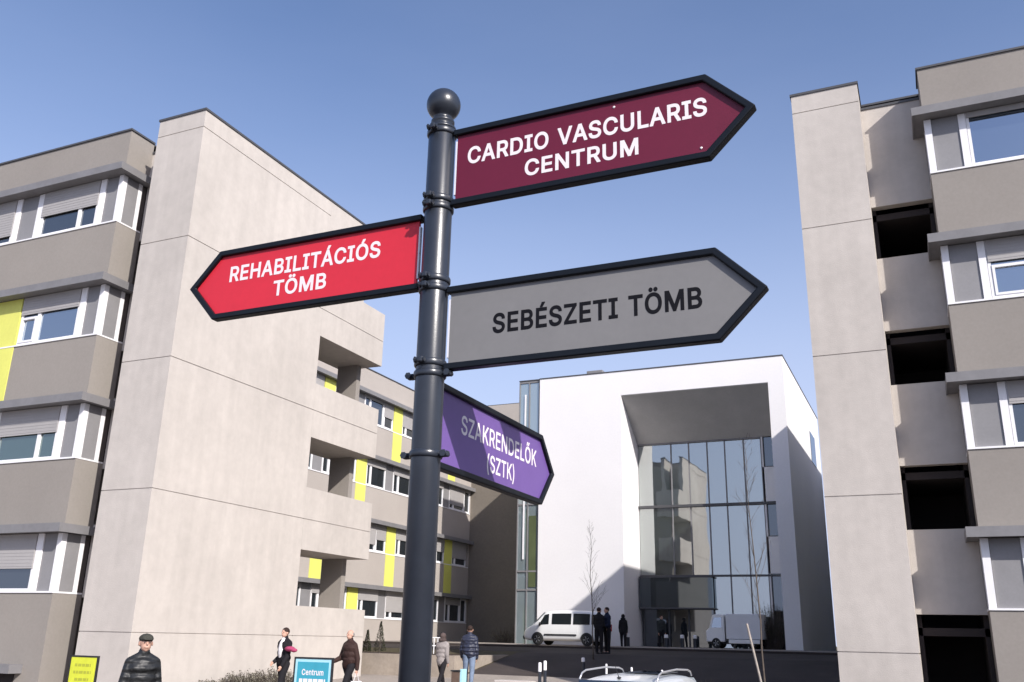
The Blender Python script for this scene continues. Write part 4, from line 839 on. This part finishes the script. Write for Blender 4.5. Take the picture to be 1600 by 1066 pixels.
# ------------------------------------------------------------------ vehicles
def vehicle_shell(st, seg_subdiv=2):
    """st rows: x, z_low, z_belt, z_top, half width belt, half width top. returns section function and bmesh"""
    def section(r):
        x, zl, zb_, zt, hb, ht = r
        return [(0, zl), (hb*.80, zl), (hb*.97, zl+.12), (hb, zl+(zb_-zl)*.55), (hb*.985, zb_), (ht+(hb-ht)*.45, zb_+(zt-zb_)*.5), (ht, zt-(zt-zb_)*.10-.02), (ht*.86, zt-.012), (ht*.45, zt), (0, zt+.004)]
    b = MB(); rings = []
    for r in st:
        S = section(r); ring = [(r[0], y, z) for y, z in S]+[(r[0], -y, z) for y, z in S[-2:0:-1]]
        rings.append([b.v(p) for p in ring])
    n = len(rings[0])
    for A, B in zip(rings, rings[1:]):
        for i in range(n): b.bm.faces.new((A[i], A[(i+1) % n], B[(i+1) % n], B[i]))
    b.bm.faces.new(rings[0][::-1]); b.bm.faces.new(rings[-1])
    return b
def interp(st, x):
    for a, c in zip(st, st[1:]):
        if a[0] <= x <= c[0]:
            t = (x-a[0])/(c[0]-a[0]); return [a[i]+(c[i]-a[i])*t for i in range(6)]
    return list(st[0] if x < st[0][0] else st[-1])
def side_glass(st, parent, xs, side, t0, t1, m, slant=(0, 0), name='side_window'):
    b = MB(); pts = []
    def P(x, t):
        r = interp(st, x); zb_, zt, hb, ht = r[2], r[3], r[4]*.985, r[5]
        pa = Vector((x, hb, zb_)); pm = Vector((x, ht+(r[4]-ht)*.45, zb_+(zt-zb_)*.5)); pc = Vector((x, ht, zt-(zt-zb_)*.10-.02))
        p = pa.lerp(pm, t*2) if t < .5 else pm.lerp(pc, t*2-1)
        p.y += .012; p.y *= side; return p
    n = 6; rows = []
    for j in range(4):
        t = t0+(t1-t0)*j/3
        a = xs[0]+slant[0]*(j/3); c = xs[1]+slant[1]*(j/3)
        rows.append([b.v(P(a+(c-a)*i/n, t)) for i in range(n+1)])
    for A, B in zip(rows, rows[1:]):
        for i in range(n): b.bm.faces.new((A[i], A[i+1], B[i+1], B[i]))
    return b.build(name, m, parent, True)
def wheel(parent, x, y, r, w):
    s = 1 if y > 0 else -1
    def TT(a, b_, c): return (x+a, y+c*s, r+b_)
    b = MB(TT); b.lathe([(r*.62, -w/2), (r*.93, -w/2), (r, -w/2+.03), (r, w/2-.03), (r*.93, w/2), (r*.62, w/2)], 28); wh = b.build('wheel', M['rubber'], parent, False)
    b = MB(TT); b.lathe([(r*.615, w/2-.05), (r*.615, w/2+.002), (r*.56, w/2-.012), (r*.2, w/2-.03), (r*.15, w/2+.0), (.01, w/2+.0)], 20); b.build('rim', M['alloy'], wh)
    b = MB(TT)
    for k in range(5):
        a = k*2*math.pi/5; b.tube([(r*.17*math.cos(a), r*.17*math.sin(a), w/2-.01), (r*.57*math.cos(a), r*.57*math.sin(a), w/2-.005)], .022, 6)
    b.build('spokes', M['alloy'], wh)
def arch(parent, x, hb, r, zl):
    for s in (-1, 1):
        b = MB(); pts = [(x+(r+.06)*math.cos(t), s*(hb+.004), r+(r+.06)*math.sin(t)) for t in [i*math.pi/12 for i in range(13)]]
        b.bm.faces.new([b.v(p) for p in pts]); b.build('wheel_arch', M['plastic'], parent)
def car_common(o, st, paint, wheels, r, hb):
    b = vehicle_shell(st); body = b.build('body', paint, o, True)
    m = body.modifiers.new('sub', 'SUBSURF'); m.levels = 2; m.render_levels = 2
    for x in wheels:
        arch(o, x, hb, r, 0)
        for s in (-1, 1): wheel(o, x, s*(hb-.09), r, .21)
    return body

# white van facing left
vp = pix(838, 1009, 10); 
VAN = empty('white_van', (-17.3, 45.6, gz(45.6)+.10), math.pi, 'white minibus parked facing left in front of the white wall', 'van')
stv = [(-2.55, .45, .95, 1.12, .78, .70), (-2.50, .32, 1.05, 1.75, .86, .72), (-2.38, .26, 1.10, 1.93, .90, .76), (-1.5, .24, 1.10, 1.99, .92, .79), (0, .24, 1.10, 2.0, .92, .79), (.95, .24, 1.10, 1.97, .92, .78), (1.25, .24, 1.09, 1.90, .92, .77),
       (1.62, .24, 1.08, 1.52, .92, .78), (1.98, .24, 1.04, 1.17, .91, .80), (2.35, .24, .90, 1.02, .88, .78), (2.60, .28, .74, .84, .80, .70), (2.68, .36, .62, .70, .66, .6)]
car_common(VAN, stv, M['paint_white'], (-1.55, 1.65), .34, .915)
for s in (-1, 1):
    side_glass(stv, VAN, (1.62, .92), s, .10, .86, G['car'], (-.40, 0))
    side_glass(stv, VAN, (.72, -.55), s, .10, .88, G['car'])
    side_glass(stv, VAN, (-.68, -1.75), s, .10, .88, G['car'])
    side_glass(stv, VAN, (-1.86, -2.35), s, .12, .86, G['car'])
    b = MB(); b.box(-.9, 1.2, min(s*.905, s*.945), max(s*.905, s*.945), .56, .64); b.build('rub_strip', M['plastic'], VAN)
    b = MB(); b.ball((1.45, s*1.04, 1.18), (.06, .10, .12)); b.tube([(1.45, s*.9, 1.12), (1.45, s*1.02, 1.15)], .02, 6); b.build('mirror', M['plastic'], VAN, True)
    b = MB(); b.ball((2.52, s*.62, .72), (.12, .17, .09)); b.build('headlight', M['lamp_clear'], VAN, True)
    b = MB(); b.box(-2.56, -2.44, s*.74-.08, s*.74+.08, .85, 1.25); b.build('tail_light', M['lamp_red'], VAN, bevel=.02)
b = MB(); b.face([(1.33, -.66, 1.86), (1.33, .66, 1.86), (2.02, .76, 1.19), (2.02, -.76, 1.19)]); b.build('windscreen', G['car'], VAN)
b = MB(); b.box(2.60, 2.72, -.7, .7, .33, .52); b.build('bumper', M['plastic'], VAN, bevel=.03)

VAN.scale = (.82, .88, .85)
# silver estate car in the foreground
CAR = empty('silver_car', (-3.34, 11.7, gz(11.7)+.004), R(90+2), 'silver estate car with roof rails, its roof at the bottom edge of the photo', 'car')
stc = [(-2.30, .42, .72, .78, .72, .62), (-2.26, .30, .86, .95, .83, .66), (-2.15, .24, .95, 1.06, .87, .64), (-1.98, .22, .97, 1.34, .88, .57), (-1.80, .20, .98, 1.415, .885, .555), (-1.2, .20, .98, 1.45, .89, .57), (-.2, .20, .97, 1.465, .89, .585), (.45, .20, .96, 1.43, .89, .58), (.62, .20, .96, 1.39, .89, .575),
       (1.05, .20, .95, 1.12, .89, .62), (1.30, .20, .92, 1.00, .88, .70), (1.9, .22, .82, .90, .86, .68), (2.25, .26, .66, .74, .78, .6), (2.36, .36, .54, .6, .62, .5)]
car_common(CAR, stc, M['paint_silver'], (-1.38, 1.42), .32, .885)
for s in (-1, 1):
    side_glass(stc, CAR, (1.0, .10), s, .12, .84, G['car'], (-.42, 0)); side_glass(stc, CAR, (.0, -.85), s, .12, .86, G['car']); side_glass(stc, CAR, (-.95, -1.82), s, .14, .84, G['car'], (0, .12))
    b = MB(); y = s*.545
    b.tube([(-1.72, y, 1.405), (-1.62, y, 1.475), (-1.45, y, 1.505), (-.6, y, 1.525), (.1, y, 1.505), (.28, y, 1.48), (.36, y, 1.43)], [.012]*7, 8); b.build('roof_rail', M['alloy'], CAR, True)
    b = MB(); b.ball((.85, s*1.0, 1.02), (.07, .09, .07)); b.build('mirror', M['paint_silver'], CAR, True)
    b = MB(); b.ball((-2.18, s*.74, .86), (.08, .10, .14)); b.build('tail_light', M['lamp_red'], CAR, True)
    b = MB(); b.ball((2.2, s*.6, .66), (.12, .15, .08)); b.build('headlight', M['lamp_clear'], CAR, True)
b = MB(); b.face([(-1.84, -.50, 1.405), (-1.84, .50, 1.405), (-2.13, .62, 1.05), (-2.13, -.62, 1.05)]); b.build('rear_window', G['car'], CAR)
b = MB(); b.box(-1.93, -1.86, -.12, .14, 1.372, 1.388); b.build('brake_light', M['lamp_red'], CAR)
b = MB(); b.face([(.62, -.52, 1.395), (.62, .52, 1.395), (1.12, .60, 1.10), (1.12, -.60, 1.10)]); b.build('windscreen', G['car'], CAR)
b = MB(); b.box(-.75, .15, -.38, .20, 1.468, 1.476); b.build('sunroof', G['car'], CAR, bevel=.003)
b = MB(); b.tube([(-1.65, 0, 1.43), (-1.85, 0, 1.60)], [.006, .003], 6); b.ball((-1.65, 0, 1.435), (.04, .03, .015)); b.build('antenna', M['plastic'], CAR)
b = MB(); b.box(-2.36, -2.2, -.7, .7, .30, .52); b.box(2.28, 2.38, -.6, .6, .26, .44); b.build('bumper', M['plastic'], CAR, bevel=.03)
b = MB(); b.box(-2.325, -2.30, -.26, .26, .60, .71); b.build('number_plate', M['white_frame'], CAR)

CAR.scale = (.88, .80, .905)
# grey delivery truck in the shade
TR = empty('delivery_truck', (-9.45, 48.75, gz(48.75)+.10), math.pi, 'small pale box truck parked in the shade right of the entrance', 'truck')
b = MB(); b.prism([(.55, .35), (1.72, .35), (1.72, .95), (1.52, 1.10), (1.30, 1.78), (1.15, 1.85), (.55, 1.85)], -.8, .8, 'y'); b.build('cab', M['paint_white'], TR, bevel=.06, seg=3)
b = MB(); b.box(-1.75, .45, -.85, .85, .52, 1.88); b.build('cargo_box', mat('pale_box_panel', (.78, .78, .80), .5, (1, .06)), TR, bevel=.03)
for s in (-1, 1):
    b = MB(); b.prism([(.72, 1.12), (1.36, 1.12), (1.18, 1.68), (.72, 1.68)], min(s*.803, s*.812), max(s*.803, s*.812), 'y'); b.build('side_window', G['sky'], TR)
    b = MB(); b.box(-1.6, .3, min(s*.852, s*.90), max(s*.852, s*.90), .28, .50); b.build('side_skirt', M['paint_white'], TR, bevel=.02)
    b = MB(); b.ball((1.70, s*.6, .75), (.05, .12, .08)); b.build('headlight', M['lamp_clear'], TR, True)
    for x in (-1.1, 1.1): wheel(TR, x, s*.72, .29, .18)
b = MB(); b.face([(1.535, -.68, 1.12), (1.535, .68, 1.12), (1.325, .66, 1.72), (1.325, -.66, 1.72)]); b.build('windscreen', G['car'], TR)
b = MB(); b.box(-1.7, 1.7, -.5, .5, .24, .40); b.build('chassis', M['plastic'], TR)

TR.scale = (.80, .9, .88)
# ------------------------------------------------------------------ bollards
def bollard(px, dist, h, r, label, base=None):
    p = at(px, dist); z = base if base is not None else p[2]
    o = empty('bollard', (p[0], p[1], z), 0, label, 'bollard', 'bollards on the forecourt')
    b = MB(); b.lathe([(r*1.15, 0), (r*1.15, .02), (r, .03), (r, h*.74)], 16); b.build('shaft', M['pole'], o)
    b = MB(); b.lathe([(r*1.02, h*.74), (r*1.02, h*.96), (r*.8, h), (.004, h*1.005)], 16); b.build('white_band', M['white_frame'], o)
bollard(844, 26.0, .88, .045, 'dark post with white head on sunny paving, left one of a close pair')
bollard(852, 26.2, .92, .045, 'dark post with white head on sunny paving, right one of a close pair')
bollard(911, 33, .5, .06, 'short white topped bollard left of the bare sapling by the van')
bollard(947, 24.8, .92, .028, 'thin white topped bollard behind the left roof rail of the silver car')
bollard(986, 24.6, .86, .028, 'thin white topped bollard behind the middle of the silver car roof')
bollard(1033, 24.4, .82, .030, 'thin white topped bollard behind the right roof rail of the silver car')
for px, lb in ((981, 'white topped bollard beside the lone hooded walker'), (1041, 'white topped bollard before the entrance doors'), (1066, 'white topped bollard between entrance doors and truck'), (1086, 'white topped bollard just left of the truck cab')):
    bollard(px, 49.4, .62, .10, lb, gz(47)+.10)

# ------------------------------------------------------------------ planting
def sapling(px, dist, H, lean, label, stake=False, seed=1):
    p = at(px, dist); rn = random.Random(seed)
    o = empty('bare_sapling', p, 0, label, 'tree')
    n = 10; pts = [Vector((lean[0]*(i/n)+rn.uniform(-.02, .02)*i/3, lean[1]*(i/n)+rn.uniform(-.02, .02)*i/3, H*i/n)) for i in range(n+1)]
    b = MB(); b.tube(pts, [.026*(1-.85*i/n) for i in range(n+1)], 8); b.build('trunk', M['bark'], o, True)
    b = MB()
    for k in range(30):
        t = rn.uniform(.3, .98); i = int(t*n); base = pts[i].lerp(pts[min(i+1, n)], t*n-i)
        a = rn.uniform(0, 6.28); ln = (1.1-t)*H*.22+.15; q = base; br = [q]; rad = [.006*(1.2-t)+.002]
        d = Vector((math.cos(a)*.6, math.sin(a)*.6, .9)).normalized()
        for j in range(4):
            d = (d+Vector((rn.uniform(-.2, .2), rn.uniform(-.2, .2), .12))).normalized(); q = q+d*ln/4; br.append(q); rad.append(rad[0]*(1-.22*(j+1)))
            if j in (1, 2):
                d2 = (d+Vector((rn.uniform(-.9, .9), rn.uniform(-.9, .9), .2))).normalized(); b.tube([q, q+d2*ln*.3], [.004, .002], 5)
        b.tube(br, rad, 5)
    b.build('branches', M['bark'], o, True)
    if stake:
        return p
sapling(927, 35.5, 4.9, (-.12, 0), 'tall bare sapling in front of the white van', seed=4)
p = sapling(1192, 24.5, 6.6, (-.15, 0), 'bare sapling with timber stake before the shaded entrance', seed=8)
q = at(1188, 24.0)
b = MB(); b.tube([(.08, 0, 0), (-.30, 0, 1.95)], .027, 8); so_ = b.build('timber_stake', M['stake']); so_.location = q; tag(so_, 'pale timber stake leaning left against the sapling', 'stake')

TC = empty('retaining_wall', (-21, 29.5, .4), 0, 'low beige retaining wall of the planted terrace behind the left tower', 'wall')
b = MB(); b.box(-28.8, -15.3, 29.4, 29.65, .2, 1.16); b.box(-15.55, -15.3, 29.652, 34.0, .3, 1.16); b.build('wall', mat('weathered_low_wall', (.34, .29, .24), .9, (1.2, .18), (9, .12)), TC)
settle(TC)
b = MB(); b.box(-28.8, -15.56, 29.66, 34.2, .3, 1.13); tag(b.build('planting_bed', M['soil']), kind='structure')
def conifer(px, dist, H, label, z):
    p = at(px, dist); o = empty('conifer', (p[0], p[1], z), 0, label, 'shrub'); rn = random.Random(px)
    b = MB(); b.tube([(0, 0, 0), (0, 0, H*.8)], [.03, .01], 6); b.build('trunk', M['bark'], o)
    b = MB()
    for k in range(900):
        t = rn.random()**1.2; r = (1-t)*H*.20*rn.uniform(.55, 1.1)+.01; a = rn.uniform(0, 6.28); c = Vector((r*math.cos(a), r*math.sin(a), .06+t*(H-.06)))
        d = Vector((math.cos(a)*.4+rn.uniform(-.3, .3), math.sin(a)*.4+rn.uniform(-.3, .3), 1)).normalized(); sd_ = d.cross(Vector((rn.random(), rn.random(), rn.random()))).normalized()*.012; l = d*.07
        b.face([c-sd_, c+sd_, c+l])
    b.build('foliage', M['leaf'], o)
conifer(574, 36.5, .80, 'smaller dark conifer at the edge of the left tower', 1.13)
conifer(594, 36.8, 1.12, 'taller dark conifer on the terrace left of the signpost', 1.13)
def shrub(px, dist, w, h, label, seed, z=None, m='shrub', n=700):
    p = at(px, dist); o = empty('shrub', (p[0], p[1], p[2] if z is None else z), 0, label, 'shrub'); rn = random.Random(seed)
    b = MB(); lf = MB()
    for k in range(int(n/6)):
        a = rn.uniform(0, 6.28); rr_ = rn.random()**.5; tip = Vector((w*.5*rr_*math.cos(a), w*.35*rr_*math.sin(a), h*(1-.45*rr_*rr_)*rn.uniform(.6, 1.05))); st_ = Vector((tip.x*.4, tip.y*.4, 0))
        mid = st_.lerp(tip, .5)+Vector((rn.uniform(-.04, .04), rn.uniform(-.04, .04), 0)); b.tube([st_, mid, tip], [.007, .005, .003], 4)
        for j in range(7):
            c = st_.lerp(tip, rn.uniform(.35, 1))+Vector((rn.uniform(-.05, .05), rn.uniform(-.05, .05), rn.uniform(-.03, .04)))
            u = Vector((rn.uniform(-1, 1), rn.uniform(-1, 1), rn.uniform(-1, 1))).normalized()*.028; v = u.cross(Vector((rn.random(), rn.random(), 1))).normalized()*.016
            lf.face([c-u, c+v, c+u, c-v])
    b.build('stems', M['bark'], o); lf.build('leaves', M[m], o)
for i, (px, dist, w, h, lb) in enumerate(((296, 26.6, 1.6, .20, 'sparse low winter shrub nearest the capped man'), (345, 27.2, 2.0, .34, 'low winter shrub at the middle of the tower wall'), (392, 28.2, 1.9, .52, 'rounded winter shrub against the tower wall'), (432, 29.0, 2.0, .56, 'denser winter shrub left of the white-shirted walker'))):
    shrub(px, dist, w, h, lb, 20+i, n=1500)
shrub(1243, 50.5, .7, .75, 'small dark potted shrub at the foot of the white corner pier', 31, gz(50)+.10, 'leaf')
shrub(1206, 50.0, 2.2, 2.3, 'tall dark evergreen shrub in the shade beside the box truck', 33, gz(50)+.10, 'leaf', 2400)
shrub(790, 57, 2.2, 1.0, 'bare shrub in front of the brown end wall', 34, 1.45)
shrub(812, 54, 1.4, 1.5, 'reddish bare shrub just left of the van', 35, 1.45)

# low dead ground cover in the shaded bed on the right
rn = random.Random(5); b = MB()
for k in range(5200):
    x = rn.uniform(-9.2, 6); y = rn.uniform(21.9, 30.1); z = gz(y); h = rn.uniform(.04, .16)*(1.6 if math.sin(x*1.9+y*.7) > .2 else .6); a = rn.uniform(0, 3.14)
    u = Vector((math.cos(a), math.sin(a), 0))*.02; t = Vector((rn.uniform(-.06, .06), rn.uniform(-.06, .06), h)); c = Vector((x, y, z))
    b.face([c-u, c+u, c+t])
tag(b.build('dead_ground_cover', M['shrub']), kind='stuff')

# low white railing on the terrace
p = at(655, 38); q = at(690, 38); o = empty('low_railing', (p[0], p[1], 1.13), 0, 'low white railing on the terrace behind the woman in the grey coat', 'railing')
dx, dy = q[0]-p[0], q[1]-p[1]
for k in range(7):
    b = MB(); b.tube([(dx*k/6, dy*k/6, 0), (dx*k/6, dy*k/6, .62)], .022, 8); b.build('post', M['white_frame'], o)
for z in (.3, .6):
    b = MB(); b.tube([(0, 0, z), (dx, dy, z)], .018, 8); b.build('rail', M['white_frame'], o)

# small bin and concrete bench block by the path
p = at(719, 28); o = empty('litter_bin', p, 0, 'small brown litter bin with a pale side panel beside the man in pale jeans', 'bin')
b = MB(); b.box(-.17, .10, -.15, .15, .06, .52); b.build('body', mat('brown_bin_metal', (.12, .08, .06), .6, (8, .2)), o, bevel=.015)
b = MB(); b.box(-.19, .12, -.17, .17, .525, .565); b.build('lid', M['plastic'], o, bevel=.01)
b = MB(); b.box(.102, .18, -.14, .14, .04, .60); b.build('side_panel', M['paleb'], o, bevel=.008)
p = at(806, 26); o = empty('concrete_bench', p, 0, 'low beige concrete bench block on the paving left of the white-headed posts', 'bench')
b = MB(); b.box(-.52, .52, -.22, .22, .10, .42); b.build('seat', M['concrete'], o, bevel=.02)
b = MB(); b.box(-.42, .42, -.15, .15, 0, .099); b.build('base', M['coping'], o)
